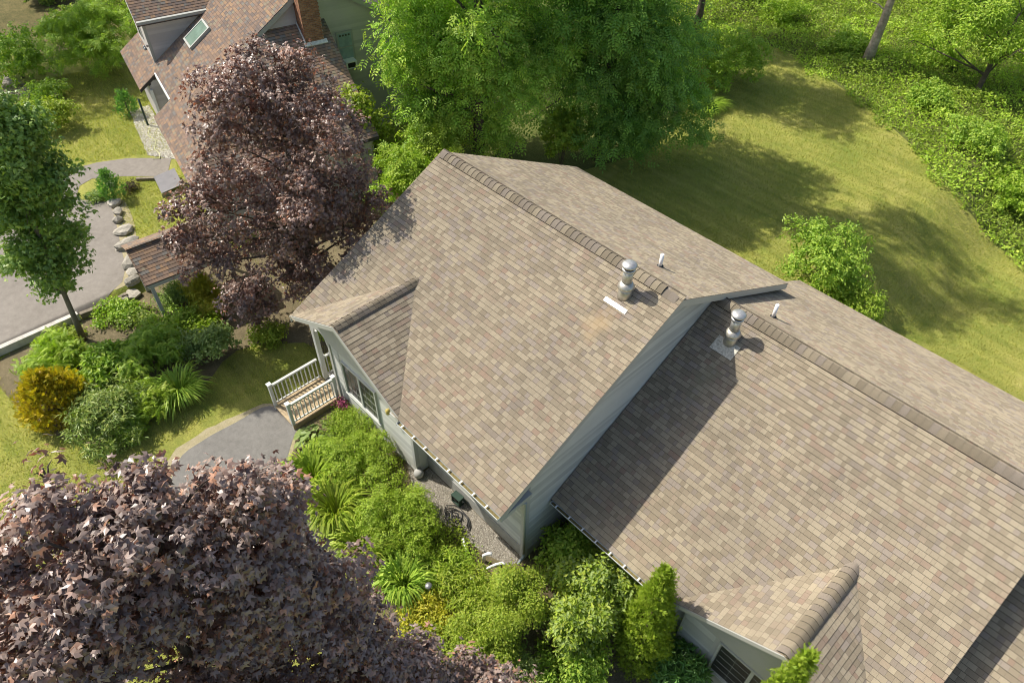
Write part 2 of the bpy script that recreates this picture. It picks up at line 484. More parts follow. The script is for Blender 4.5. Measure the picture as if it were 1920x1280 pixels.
# ------------------------------------------------------------------ shingled roofs
EXPO = 0.143
TABW = (0.09, 0.12, 0.145, 0.17, 0.20, 0.25)
PAL_TAN = [((0.362, 0.309, 0.222), 8), ((0.335, 0.284, 0.203), 8), ((0.282, 0.237, 0.17), 7), ((0.26, 0.217, 0.155), 6), ((0.316, 0.258, 0.187), 3), ((0.29, 0.224, 0.167), 2), ((0.292, 0.216, 0.16), 1), ((0.306, 0.26, 0.21), 4), ((0.26, 0.219, 0.173), 3)]
PAL_BROWN = [((0.292, 0.205, 0.152), 5), ((0.246, 0.175, 0.131), 5), ((0.327, 0.219, 0.146), 3), ((0.201, 0.161, 0.138), 4), ((0.372, 0.245, 0.152), 2), ((0.229, 0.21, 0.186), 2), ((0.292, 0.245, 0.175), 2)]
TAB_MESH = {}
BUTT = 0.012
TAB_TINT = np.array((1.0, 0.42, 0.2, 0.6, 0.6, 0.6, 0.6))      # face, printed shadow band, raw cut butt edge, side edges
def tab_geo(w, proud):
    g, e = 0.004, EXPO + 0.03
    t0, t1 = BUTT + proud, 0.0015
    k = EXPO - 0.013
    tm = t0 + (t1 - t0) * k / e
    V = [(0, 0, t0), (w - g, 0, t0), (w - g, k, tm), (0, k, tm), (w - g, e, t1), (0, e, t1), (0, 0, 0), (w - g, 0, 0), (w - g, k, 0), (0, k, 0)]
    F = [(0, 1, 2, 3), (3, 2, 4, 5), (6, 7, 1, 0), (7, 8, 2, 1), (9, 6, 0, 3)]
    return V, F
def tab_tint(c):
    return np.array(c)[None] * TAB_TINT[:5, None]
def tab_mesh(wi, ci, pi, pal, tag):
    key = (wi, ci, pi, tag)
    if key not in TAB_MESH:
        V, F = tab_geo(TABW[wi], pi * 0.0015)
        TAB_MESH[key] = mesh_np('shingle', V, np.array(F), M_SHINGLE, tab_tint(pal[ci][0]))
    return TAB_MESH[key]

def to_px(P):
    q = np.asarray(P) - np.array(CAM_POS)
    R = np.array(CAM_R)
    q = q @ R.T
    return 960 + 1359.84 * q[..., 0] / q[..., 2], 640 - 1359.84 * q[..., 1] / q[..., 2], q[..., 2]

class Shingles:
    def __init__(s, pal, tag, seed, frame=None):
        s.pal, s.tag, s.rs, s.tabs = pal, tag, np.random.RandomState(seed), []
        s.wts = np.array([w for _, w in pal], float)
        s.wts /= s.wts.sum()
        s.frame = frame or Matrix.Identity(4)
    def slope(s, origin, udir, updir, length, urange, hidden=None):
        """origin: a point on the eave; udir along the eave; updir up the slope; urange(v)->(u0,u1)"""
        o, u, v = Vector(origin), Vector(udir).normalized(), Vector(updir).normalized()
        n = u.cross(v).normalized()
        if n.z < 0:
            raise ValueError('slope basis')
        B = Matrix(((u.x, v.x, n.x, 0), (u.y, v.y, n.y, 0), (u.z, v.z, n.z, 0), (0, 0, 0, 1)))
        k = 0
        rs = s.rs
        while k * EXPO < length - 0.02:
            vv = k * EXPO
            u0, u1 = urange(vv)
            if u1 - u0 > 0.05:
                x = u0 - 0.0
                drop = rs.uniform(0, 0.2)
                first = True
                last_c = None
                while x < u1 - 0.02:
                    wi = rs.choice(6, p=(0.12, 0.2, 0.24, 0.2, 0.15, 0.09))
                    w = TABW[wi]
                    full = True
                    if first:
                        w = max(0.06, w - drop); full = False; first = False
                    if x + w > u1 - 0.05:
                        w = u1 - x; full = False
                    ci = rs.choice(len(s.pal), p=s.wts)
                    if last_c is not None and rs.rand() < 0.10:
                        ci = last_c
                    last_c = ci
                    p = o + u * x + v * vv
                    lift = Vector((0, 0, 0.09))
                    if hidden and hidden(p + lift) and hidden(p + u * w + v * EXPO + lift) and hidden(p + u * w + lift) and hidden(p + v * EXPO + lift):
                        x += w
                        continue
                    s.tabs.append((p, B, w, wi, ci, rs.randint(0, 3), full, vv, hidden(p) if hidden else False))
                    x += w
            k += 1
        return n
    def build(s, roof, nmax=300):
        P = np.array([tuple(s.frame @ t[0]) for t in s.tabs])
        px, py, d = to_px(P)
        R3 = s.frame.to_3x3()
        score = np.zeros(len(P))
        cp = np.array(CAM_POS)
        for i, t in enumerate(s.tabs):
            if t[6] and not t[8] and 5 < px[i] < 1915 and 5 < py[i] < 1275:
                nn = R3 @ Vector((t[1][0][2], t[1][1][2], t[1][2][2]))
                view = (cp - P[i]) / np.linalg.norm(cp - P[i])
                score[i] = t[2] * max(0.0, float(np.dot(view, tuple(nn)))) / d[i] ** 2
        single = set(np.argsort(-score)[:nmax][score[np.argsort(-score)[:nmax]] > 0].tolist()) if nmax else set()
        V, F, T = [], [], []
        for i, (p, B, w, wi, ci, pi, full, vv, hid) in enumerate(s.tabs):
            if i in single:
                o = add('shingle', tab_mesh(wi, ci, pi, s.pal, s.tag), roof)
                o.matrix_local = Matrix.Translation(p) @ B
            else:
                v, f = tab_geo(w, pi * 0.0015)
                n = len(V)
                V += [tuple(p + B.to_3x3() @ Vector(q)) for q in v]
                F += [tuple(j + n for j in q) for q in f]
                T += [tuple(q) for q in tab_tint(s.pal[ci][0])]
        if V:
            add('shingle_courses', mesh_np('shingle_courses', V, np.array(F), M_SHINGLE, np.array(T)), roof, kind='stuff')

CAP_MESH = {}
def ridge_caps(roof, p0, p1, pitch, pal, tag, seed, step=0.185, half=0.20, lift=0.065):
    """curved cap shingles over a raised ridge vent, laid from p0 to p1"""
    rs = np.random.RandomState(seed)
    p0, p1 = Vector(p0), Vector(p1)
    d = (p1 - p0)
    L = d.length
    d.normalize()
    side = d.cross(Vector((0, 0, 1))).normalized()
    prof = []
    for t in np.linspace(-1, 1, 11):
        x = t * half
        z = -pitch * (math.sqrt(x * x + 0.05 ** 2) - 0.03) + lift * (1 - 0.62 * abs(t) ** 3)
        prof.append((x, z))
    M3 = Matrix(((d.x, side.x, 0, 0), (d.y, side.y, 0, 0), (d.z, side.z, 1, 0), (0, 0, 0, 1)))
    vent = MB()
    vp = [(-half + 0.012, -pitch * half + 0.0), (half - 0.012, -pitch * half + 0.0), (half - 0.012, prof[-1][1] - 0.012), (0, lift * 0.5), (-half + 0.012, prof[0][1] - 0.012)]
    v = [p0 + d * a + side * x + Vector((0, 0, z)) for a in (0.02, L - 0.02) for x, z in vp]
    vent.raw(v, [(0, 1, 2, 3, 4)[::-1], (5, 6, 7, 8, 9)] + [(i, (i + 1) % 5, 5 + (i + 1) % 5, 5 + i) for i in range(5)])
    vent.obj('ridge_vent', M_DARKVENT, roof)
    n = int(L / step)
    for i in range(n):
        ci = rs.randint(0, 6)
        key = (tag, ci, round(half, 3), round(pitch, 3), round(lift, 3))
        if key not in CAP_MESH:
            V, F = [], []
            ln = step + 0.05
            for a, dz in ((0.0, 0.024), (ln, 0.002)):
                V += [(a, x, z + dz) for x, z in prof]
            V += [(0.0, x, z - 0.004) for x, z in prof]
            m = len(prof)
            for j in range(m - 1):
                F.append((j, j + 1, m + j + 1, m + j))
                F.append((2 * m + j, 2 * m + j + 1, j + 1, j))
            c = np.array(pal[(1, 2, 3, 2, 7, 8)[ci] % len(pal)][0]) * (0.82, 0.72, 0.78, 0.88, 0.76, 0.82)[ci]
            tc_cap = np.tile(c, (len(F), 1))
            tc_cap[1::2] *= 0.25                 # raw cut edge
            CAP_MESH[key] = mesh_np('ridge_cap', V, np.array(F), M_SHINGLE, tc_cap)
        o = add('ridge_cap', CAP_MESH[key], roof)
        o.matrix_local = Matrix.Translation(p0 + d * (i * step)) @ M3
    return n

# ------------------------------------------------------------------ house parts
def clapboards(wall, axis, at, face, rng, z0, z1, mat, expo=0.105):
    """lapped boards on a wall; axis 0: wall plane x=at, boards run along y; axis 1: y=at, along x. rng(z)->(a,b)"""
    k = 0
    z = z0
    while z < z1 - 0.02:
        a0, b0 = rng(z)
        a1, b1 = rng(min(z + expo, z1))
        if b0 - a0 > 0.08:
            if b1 - a1 < 0.02:
                m = (a1 + b1) / 2
                a1, b1 = m - 0.01, m + 0.01
            k = min(1.0, (z1 - z) / expo)
            V, F = [], []
            for fz, off in ((0.0, 0.0), (0.0, 0.017), (0.5, 0.010), (0.9, 0.004), (1.0, 0.003)):
                aa, bb = a0 + (a1 - a0) * fz, b0 + (b1 - b0) * fz
                for p in (aa, bb):
                    zz = z + fz * k * expo
                    V.append((at + face * off, p, zz) if axis == 0 else (p, at + face * off, zz))
            for i in range(4):
                F.append((2 * i, 2 * i + 1, 2 * i + 3, 2 * i + 2))
            MB().raw(V, F).obj('clapboard', mat, wall)
        z += expo

def window(house, x0, x1, z0, z1, y, nsash, face=-1, cols=3, rows=4, label=None):
    """casement window in a wall plane y; frame, sash bars, panes and a thin lattice as sub-parts"""
    w = MB()
    t = 0.05
    d0, d1 = sorted((y + face * 0.055, y - face * 0.04))
    w.box(x0 - t, x0, d0, d1, z0 - t, z1 + t).box(x1, x1 + t, d0, d1, z0 - t, z1 + t)
    w.box(x0, x1, d0, d1, z1, z1 + t).box(x0, x1, d0, d1, z0 - t, z0)
    win = w.obj('window', M_RAIL, house)
    if label:
        win['label'] = label
    sx = (x1 - x0) / nsash
    for i in range(nsash):
        a, b = x0 + i * sx, x0 + (i + 1) * sx
        if i:
            e0, e1 = sorted((y + face * 0.045, y - face * 0.03))
            MB().box(a - 0.045, a + 0.045, e0, e1, z0 + 0.001, z1 - 0.001).obj('mullion', M_RAIL, win)
        g0, g1 = sorted((y + face * 0.012, y + face * 0.004))
        MB().box(a + 0.02, b - 0.02, g0, g1, z0 + 0.02, z1 - 0.02).obj('pane', M_GLASS, win)
        q0, q1 = sorted((y + face * 0.020, y + face * 0.013))
        s = MB()
        for r in range(1, rows):
            z = z0 + (z1 - z0) * r / rows
            s.box(a + 0.05, b - 0.05, q0, q1, z - 0.005, z + 0.005)
        for c in range(1, cols):
            xx = a + (b - a) * c / cols
            s.box(xx - 0.005, xx + 0.005, q0 - 0.001, q1 + 0.001, z0 + 0.03, z1 - 0.03)
        s.obj('lattice', M_N_TRIM, win)
    s0, s1 = sorted((y + face * 0.075, y))
    MB().box(x0 - 0.1, x1 + 0.1, s0, s1, z0 - t - 0.03, z0 - t - 0.003).obj('sill', M_RAIL, win)
    return win

def gutter(house, x0, x1, y, z, mat=M_GUTTER, hang=0.47):
    """open K-style gutter on an eave running along x, front lip at y-0.12"""
    g = MB()
    P = [(y, z), (y, z - 0.10), (y - 0.085, z - 0.10), (y - 0.12, z - 0.03), (y - 0.12, z + 0.005), (y - 0.108, z + 0.005), (y - 0.106, z - 0.028), (y - 0.078, z - 0.09), (y - 0.008, z - 0.09), (y - 0.008, z)]
    g.prism(P, 0, x0, x1)
    gu = g.obj('gutter', mat, house)
    MB().box(x0 + 0.02, x1 - 0.02, y - 0.098, y - 0.012, z - 0.088, z - 0.052).obj('leaf_litter', M_LITTER, gu)
    k = x0 + 0.2
    while k < x1 - 0.1:
        MB().box(k - 0.02, k + 0.02, y - 0.117, y - 0.004, z + 0.006, z + 0.016).obj('hanger', M_WHITE, gu)
        k += hang
    MB().box(x0 - 0.003, x0 - 0.0005, y - 0.12, y, z - 0.1, z + 0.004).obj('end_cap', mat, gu)
    MB().box(x1 + 0.0005, x1 + 0.003, y - 0.12, y, z - 0.1, z + 0.004).obj('end_cap', mat, gu)
    return gu

def flue(house, x, y, z, pitch, old):
    """metal chimney flue through the front slope (surface at height z, falling towards -y)"""
    b = MB().lathe((x, y, z), [(0.20, -0.16), (0.185, 0.06), (0.165, 0.30)], 24)
    f = b.obj('flue', M_STEEL_DULL, house, smooth=True)
    f['label'] = 'dull metal flue boot with lichened flashing' if old else 'metal flue boot with bright white flashing strip'
    MB().lathe((x, y, z), [(0.166, 0.24), (0.225, 0.27), (0.22, 0.31), (0.145, 0.43)], 24).obj('storm_collar', M_STEEL_DULL, f, True)
    MB().lathe((x, y, z), [(0.132, 0.35), (0.132, 0.86)], 24).obj('pipe', M_STEEL, f, True)
    MB().lathe((x, y, z), [(0.135, 0.80), (0.172, 0.82), (0.172, 0.87), (0.12, 0.88)], 24).obj('lower_collar', M_STEEL, f, True)
    MB().lathe((x, y, z), [(0.15, 0.882), (0.15, 0.945)], 18).obj('screen', M_DARKVENT, f, True)
    MB().lathe((x, y, z), [(0.19, 0.948), (0.20, 0.965), (0.195, 0.99), (0.16, 1.03), (0.09, 1.055), (0.01, 1.06)], 24).obj('rain_cap', M_STEEL, f, True)
    n = Vector((0, -pitch, 1)).normalized()
    up = Vector((0, 1, pitch)).normalized()
    def pl(u0, u1, v0, v1, t0, t1):
        q = [Vector((x + u, y, z)) + up * v + n * t for t in (t0, t1) for u, v in ((u0, v0), (u1, v0), (u1, v1), (u0, v1))]
        return MB().raw(q, [(3, 2, 1, 0), (4, 5, 6, 7), (0, 1, 5, 4), (1, 2, 6, 5), (2, 3, 7, 6), (3, 0, 4, 7)])
    if old:
        pl(-0.34, 0.34, -0.46, -0.02, 0.016, 0.026).obj('flashing', M_FLASH_OLD, f)
    else:
        pl(-0.36, 0.36, -0.44, -0.31, 0.016, 0.026).obj('flashing', M_FLASH, f)
    return f

def vent_pipe(house, x, y, z, h):
    p = MB().lathe((x, y, z), [(0.052, -0.1), (0.052, h), (0.044, h), (0.044, h - 0.05)], 14).obj('vent_pipe', M_PVC, house, True)
    MB().lathe((x, y, z), [(0.10, -0.06), (0.095, 0.035), (0.06, 0.07)], 14).obj('boot', M_BLACK, p, True)
    return p

def deck_slab(pts_top, thick):
    """closed slab under a roof plane from its 4 top corners (counter-clockwise from above)"""
    a = [Vector(p) for p in pts_top]
    b = [p - Vector((0, 0, thick)) for p in a]
    return MB().raw(a + b, [(0, 1, 2, 3), (7, 6, 5, 4), (0, 4, 5, 1), (1, 5, 6, 2), (2, 6, 7, 3), (3, 7, 4, 0)])

def deck_poly(pts, zf, thick):
    a = [(x, y, zf(y)) for x, y in pts]
    b = [(x, y, z - thick) for x, y, z in a]
    k = len(a)
    return MB().raw(a + b, [tuple(range(k)), tuple(range(2 * k - 1, k - 1, -1))] + [(i, k + i, k + (i + 1) % k, (i + 1) % k) for i in range(k)])

# ------------------------------------------------------------------ upper house (A)
AX1, AW1, AW2, AS, AH = 9.375, 6.16, 6.508, 0.5063, 6.852
def a_front(y): return AH + AS * y
def a_back(y): return AH - AS * y
hA = thing('house', 'tan shingled house unit with porch, higher of the two large attached roofs', 'house')
wx0, wx1, wyf, wyb = 0.26, 9.11, -5.05, 5.9
wall = MB().prism([(wyf, -1.0), (wyb, -1.0), (wyb, a_back(wyb) - 0.16), (0, AH - 0.16), (wyf, a_front(wyf) - 0.16)], 0, wx0 + 1.0, wx1).obj('wall', M_SIDING, hA)
MB().box(wx0, wx0 + 1.0 - 0.002, -3.6, wyb, -0.5, 3.3).obj('porch_side_wall', M_SIDING, hA)
MB().prism([(-3.6, 3.303), (wyb, 3.303), (wyb, a_back(wyb) - 0.163), (0, AH - 0.163), (-3.6, a_front(-3.6) - 0.163)], 0, wx0, wx0 + 0.998).obj('gable_end', M_SIDING, hA)
def rake_rng(z):
    t = (AH - 0.16 - z) / AS
    return max(wyf + 0.1, -t), min(wyb - 0.05, t)
clapboards(wall, 0, wx1, 1, rake_rng, 0.35, AH - 0.22, M_SIDING)
clapboards(wall, 1, wyf, -1, lambda z: (4.9, 9.0), 0.55, 3.3, M_SIDING)
MB().box(9.0, wx1 + 0.05, wyf - 0.05, wyf + 0.095, 0.0, 3.5).obj('corner_board', M_TRIM, hA)
MB().box(4.89, wx1 - 0.11, wyf - 0.03, wyf - 0.0005, -0.3, 0.5).obj('foundation', M_FOUND, hA)
MB().box(wx1 + 0.001, wx1 + 0.028, wyf - 0.03, wyf + 1.2, -0.6, 0.34).obj('foundation', M_FOUND, hA)
# porch bump-out wall, gable panel, post
bx0, bx1, by = 0.72, 4.88, -5.47
bw = MB().box(bx0, bx1, by, wyf - 0.002, -0.3, 3.55).obj('bay_wall', M_SIDING, hA)
clapboards(bw, 1, by, -1, lambda z: (bx0 + 0.1, 1.22), 0.12, 2.72, M_SIDING)
clapboards(bw, 1, by, -1, lambda z: (1.24, 3.26) if z < 0.78 else (4.0, 4.0), 0.12, 0.80, M_SIDING)
clapboards(bw, 1, by, -1, lambda z: (3.30, bx1 - 0.1), 0.12, 2.72, M_SIDING)
MB().box(bx0 - 0.02, bx0 + 0.095, by - 0.05, by + 0.09, 0.12, 2.75).obj('corner_board', M_TRIM, hA)
MB().box(bx1 - 0.095, bx1 + 0.02, by - 0.05, by + 0.09, -0.2, 2.75).obj('corner_board', M_TRIM, hA)
MB().box(bx0 - 0.01, bx1 - 0.1, by - 0.03, by - 0.0005, -0.3, 0.115).obj('foundation', M_FOUND, hA)
window(hA, 1.42, 3.10, 0.95, 2.33, by - 0.012, 2, label='dark double casement window under the small gable')
GX, GZ, GY = 2.68, 5.19, -6.13        # small gable: ridge x, ridge z, front edge y
GS = (GZ - 3.735) / 2.72
pz = lambda x: GZ - 0.10 - GS * abs(x - GX)
arch = [(-0.32, 2.92)] + [(-0.22 + 0.94 * t, 2.62 + 0.28 * (1 - (2 * t - 1) ** 2) ** 0.5) for t in np.linspace(0.0, 1, 9)] + [(0.72, 2.60)]
pan = [(-0.05, pz(-0.05) - 0.02), (-0.26, 3.32), (-0.26, 2.5)] + [(-0.10 + 0.80 * t, 2.5 + 0.42 * math.sqrt(max(0, 1 - (2 * t - 1) ** 2))) for t in np.linspace(0, 1, 9)] + \
      [(0.72, 2.74), (4.86, 2.74), (5.28, 3.55), (5.28, pz(5.28)), (GX, GZ - 0.13)]
bm = MB().prism(pan, 1, by - 0.055, by - 0.013)
bm.obj('gable_panel', M_PANEL, hA)
MB().box(-0.27, -0.12, by - 0.045, by + 0.10, 0.28, 2.50).obj('porch_post', M_RAIL, hA)
MB().box(-0.30, 0.70, -5.46, -3.62, 0.05, 0.27).obj('porch_floor', M_PORCH, hA)
# small yellowed lantern by the gutter end
lan = MB().lathe((3.92, by - 0.14, 2.28), [(0.03, -0.12), (0.07, -0.08), (0.075, 0.06), (0.02, 0.12)], 10).obj('wall_lantern', M_BRASS, hA, True)
MB().box(3.90, 3.94, by - 0.14, by - 0.02, 2.36, 2.39).obj('bracket', M_BRASS, lan)
# roof
AL = math.hypot(AW1, AW1 * AS)
roofA = deck_poly([(5.36, -AW1 + 0.01), (AX1 - 0.01, -AW1 + 0.01), (AX1 - 0.01, 0), (0.01, 0), (0.01, -6.02), (2.68, -3.25)], lambda y: a_front(y) - 0.005, 0.10).obj('roof', M_DECK_FELT, hA)
deck_slab([(0.01, 0.0005, AH - 0.006), (AX1 - 0.01, 0.0005, AH - 0.006), (AX1 - 0.01, AW2 - 0.01, a_back(AW2) - 0.004), (0.01, AW2 - 0.01, a_back(AW2) - 0.004)], 0.10).obj('rear_deck', M_DECK_FELT, roofA)
for sx in (-1, 1):
    deck_slab([(GX + sx * 0.0005, GY + 0.01, GZ - 0.006), (GX + sx * 2.70, GY + 0.01, GZ - GS * 2.70 - 0.004), (GX + sx * 2.70, -3.3, GZ - GS * 2.70 - 0.004), (GX + sx * 0.0005, -3.3, GZ - 0.006)][::(1 if sx > 0 else -1)], 0.07).obj('gable_deck', M_DECK_FELT, roofA)
sh = Shingles(PAL_TAN, 'tan', 11)
nf = Vector((0, 1, AS)).normalized()
def under_gable_A(p): return (GZ - GS * abs(p.x - GX) > p.z - 0.03) and -0.05 < p.x < 5.4
sh.slope((0, -AW1, a_front(-AW1)), (1, 0, 0), (0, 1, AS), AL, lambda v: (0, AX1), under_gable_A)
sh.slope((AX1, AW2, a_back(AW2)), (-1, 0, 0), (0, -1, AS), math.hypot(AW2, AW2 * AS), lambda v: (0, AX1))
GL = math.hypot(2.72, 2.72 * GS)
def under_main_A(p): return a_front(p.y) > p.z - 0.02
sh.slope((GX + 2.72, GY, GZ - GS * 2.72), (0, 1, 0), (-1, 0, GS), GL, lambda v: (0, 2.9 * v / GL + 0.25), under_main_A)
sh.slope((GX - 2.72, GY + 3.3, GZ - GS * 2.72), (0, -1, 0), (1, 0, GS), GL, lambda v: (3.3 - (2.9 * v / GL + 0.25), 3.3), under_main_A)
sh.build(roofA, 300)
ridge_caps(roofA, (AX1 - 0.55, 0, AH), (0.12, 0, AH), AS, PAL_TAN, 'tan', 21)
ridge_caps(roofA, (AX1 - 0.55, 0, AH - 0.03), (AX1 - 0.02, 0, AH - 0.03), AS, PAL_TAN, 'tan', 22, lift=0.05)
ridge_caps(roofA, (GX, GY + 0.02, GZ), (GX, -3.15, GZ), GS, PAL_TAN, 'tan', 23, half=0.18, lift=0.055)
# fascia, rakes, soffits
def rake_board(house, roofo, x, y0, z0, y1, z1, w, h, mat, name='rake_board'):
    MB().raw([(x, y0, z0 - h), (x + w, y0, z0 - h), (x + w, y0, z0), (x, y0, z0), (x, y1, z1 - h), (x + w, y1, z1 - h), (x + w, y1, z1), (x, y1, z1)],
             [(0, 1, 2, 3), (7, 6, 5, 4), (0, 4, 5, 1), (1, 5, 6, 2), (2, 6, 7, 3), (3, 7, 4, 0)]).obj(name, mat, house)
rake_board(hA, roofA, AX1 - 0.035, -AW1, a_front(-AW1) - 0.012, -0.0005, AH - 0.012, 0.028, 0.20, M_TRIM)
rake_board(hA, roofA, AX1 - 0.035, 0.0005, AH - 0.012, AW2, a_back(AW2) - 0.012, 0.028, 0.22, M_TRIM)
rake_board(hA, roofA, 0.005, -AW1, a_front(-AW1) - 0.012, -0.0005, AH - 0.012, 0.028, 0.20, M_TRIM)
rake_board(hA, roofA, 0.005, 0.0005, AH - 0.012, AW2, a_back(AW2) - 0.012, 0.028, 0.20, M_TRIM)
MB().raw([(9.112, y, z) for y, z in ((-6.1, a_front(-6.1) - 0.115), (0, AH - 0.115), (0, AH - 0.135), (-6.1, a_front(-6.1) - 0.135))] +
         [(AX1 - 0.037, y, z) for y, z in ((-6.1, a_front(-6.1) - 0.115), (0, AH - 0.115), (0, AH - 0.135), (-6.1, a_front(-6.1) - 0.135))],
         [(0, 1, 2, 3), (7, 6, 5, 4), (0, 4, 5, 1), (2, 6, 7, 3), (1, 5, 6, 2), (3, 7, 4, 0)]).obj('rake_soffit', M_TRIM, hA)
MB().box(5.2, AX1 - 0.04, -AW1 + 0.012, -AW1 + 0.035, a_front(-AW1) - 0.18, a_front(-AW1) - 0.02).obj('fascia', M_TRIM, hA)
MB().box(4.9, AX1 - 0.04, -AW1 + 0.04, wyf - 0.022, 3.52, 3.545).obj('soffit', M_TRIM, hA)
MB().prism([(-AW1 + 0.04, 3.40), (wyf - 0.03, 3.40), (wyf - 0.03, 3.515), (-AW1 + 0.04, 3.515)], 0, 9.12, AX1 - 0.04).obj('eave_return', M_TRIM, hA)
for sx in (-1, 1):
    x0_, x1_ = GX + sx * 0.0005, GX + sx * 2.74
    for (yy0, yy1, hh, mt, nm) in ((GY - 0.012, GY + 0.02, 0.16, M_TRIM, 'gable_rake_board'), ):
        a = [(x0_, yy0, GZ - 0.012), (x1_, yy0, GZ - GS * 2.74 - 0.012), (x1_, yy0, GZ - GS * 2.74 - 0.012 - hh), (x0_, yy0, GZ - 0.012 - hh)]
        b = [(x, yy1, z) for x, _, z in a]
        MB().raw(a + b, [(3, 2, 1, 0), (4, 5, 6, 7), (0, 1, 5, 4), (1, 2, 6, 5), (2, 3, 7, 6), (3, 0, 4, 7)]).obj(nm, mt, hA)
    a = [(x0_, GY + 0.022, GZ - 0.085), (x1_, GY + 0.022, GZ - GS * 2.74 - 0.085), (x1_, by - 0.055, GZ - GS * 2.74 - 0.085), (x0_, by - 0.055, GZ - 0.085)]
    b = [(x, y, z - 0.02) for x, y, z in a]
    MB().raw(a + b, [(3, 2, 1, 0), (4, 5, 6, 7), (0, 1, 5, 4), (1, 2, 6, 5), (2, 3, 7, 6), (3, 0, 4, 7)]).obj('gable_soffit', M_TRIM, hA)
gutter(hA, 5.42, AX1 - 0.02, -AW1 + 0.012, a_front(-AW1) - 0.03)
ds = MB().tube([(9.2, -6.2, 3.6), (9.2, -6.1, 3.46), (9.165, -5.22, 3.08), (9.165, -5.12, 2.95), (9.165, -5.12, 0.35)], [0.042] * 5, 8)
dso = ds.obj('downspout', M_DOWNSPOUT, hA, True)
MB().tube([(9.165, -5.12, 0.36), (9.165, -5.12, 0.2), (9.2, -5.35, 0.1)], [0.047] * 3, 8).obj('outlet', M_DOWNSPOUT, dso, True)
flue(hA, 8.047, -0.62, a_front(-0.62), AS, False)
vent_pipe(hA, 7.748, 1.276, a_back(1.276), 0.43)
# stoop: deck, steps, railings
deck = MB().box(-0.40, 0.80, -7.30, -5.50, 0.04, 0.16).obj('stoop', M_DECK, hA)
n = 12
for i in range(n):
    a = -7.36 + i * (1.84 / n)
    MB().box(-0.43, 0.83, a, a + 1.84 / n - 0.012, 0.165, 0.20).obj('plank', M_DECK, deck)
MB().box(-0.43, -0.395, -7.36, -5.52, -0.02, 0.163).obj('side_board', M_DECK, deck)
MB().box(0.795, 0.83, -7.36, -5.52, -0.02, 0.163).obj('side_board', M_DECK, deck)
MB().box(-0.39, 0.79, -7.33, -7.303, -0.02, 0.163).obj('riser', M_DECK, deck)
def railing(x, y0, y1, z, end_newel):
    r = MB().box(x - 0.045, x + 0.045, y0, y1, z + 0.90, z + 0.945).obj('railing', M_RAIL, hA)
    MB().box(x - 0.02, x + 0.02, y0, y1, z + 0.855, z + 0.897).obj('upper_rail', M_RAIL, r)
    MB().box(x - 0.025, x + 0.025, y0, y1, z + 0.08, z + 0.12).obj('lower_rail', M_RAIL, r)
    m = max(2, int((y1 - y0) / 0.14))
    for i in range(m):
        yy = y0 + (i + 0.6) * (y1 - y0) / m
        MB().box(x - 0.016, x + 0.016, yy - 0.016, yy + 0.016, z + 0.121, z + 0.854).obj('baluster', M_RAIL, r)
    for yy in ([y0 - 0.05] + ([y1 + 0.05] if end_newel else [])):
        MB().box(x - 0.05, x + 0.05, yy - 0.05, yy + 0.05, z - 0.2, z + 1.0).obj('newel', M_RAIL, r)
        MB().box(x - 0.072, x + 0.072, yy - 0.072, yy + 0.072, z + 1.002, z + 1.045).obj('newel_cap', M_WHITE, r)
    return r
railing(-0.35, -7.26, -5.55, 0.203, False)
railing(0.755, -7.26, -5.68, 0.203, True)
railing(-0.22, -5.34, -3.7, 0.273, False)

# ------------------------------------------------------------------ lower house (B)
BX0, BX1, BYR, BH, BS = 9.115, 18.31, 2.216, 5.446, 0.5378
BW1, BW2 = 6.323, 7.139
BYF, BYB = BYR - BW1, BYR + BW2
def b_front(y): return BH + BS * (y - BYR)
def b_back(y): return BH - BS * (y - BYR)
hB = thing('house', 'tan shingled lower house unit with arched gable window in the foreground right', 'house')
B0 = BX0 + 0.03
wb = MB().prism([(BYF + 0.9, -2.2), (BYB - 0.6, -2.2), (BYB - 0.6, b_back(BYB - 0.6) - 0.15), (BYR, BH - 0.15), (BYF + 0.9, b_front(BYF + 0.9) - 0.15)], 0, B0, BX1 - 0.26).obj('wall', M_SIDING, hB)
clapboards(wb, 1, BYF + 0.9, -1, lambda z: (B0, 13.3), -1.4, 1.7, M_SIDING)
GXB, GZB, GYB = 15.74, 3.66, -4.06
GSB = (GZB - 2.06) / 2.66
byB = GYB + 0.64
bwB = MB().box(13.35, 18.0, byB, BYF + 0.898, -1.9, 1.9).obj('bay_wall', M_SIDING, hB)
clapboards(bwB, 1, byB, -1, lambda z: (13.4, 14.28), -1.4, 1.05, M_SIDING)
clapboards(bwB, 1, byB, -1, lambda z: (14.3, 16.5), -1.4, -0.75, M_SIDING)
clapboards(bwB, 1, byB, -1, lambda z: (16.52, 17.95), -1.4, 1.05, M_SIDING)
window(hB, 14.47, 16.30, -0.55, 0.95, byB - 0.012, 2, cols=2, rows=5, label='dark double window under the lower gable')
pzB = lambda x: GZB - 0.12 - GSB * abs(x - GXB)
MB().prism([(13.18, 2.02), (13.4, 1.07), (18.0, 1.07), (18.25, 2.0), (GXB, GZB - 0.15)], 1, byB - 0.05, byB - 0.013).obj('gable_panel', M_PANEL, hB)
roofB = deck_poly([(B0, BYF + 0.01), (13.12, BYF + 0.01), (15.74, -1.06), (BX1 - 0.01, -3.9), (BX1 - 0.01, BYR), (B0, BYR)], lambda y: b_front(y) - 0.005, 0.10).obj('roof', M_DECK_FELT, hB)
deck_slab([(8.70, BYR + 0.0005, BH - 0.006), (BX1 - 0.01, BYR + 0.0005, BH - 0.006), (BX1 - 0.01, BYB - 0.01, b_back(BYB) - 0.004), (8.70, BYB - 0.01, b_back(BYB) - 0.004)], 0.10).obj('rear_deck', M_DECK_FELT, roofB)
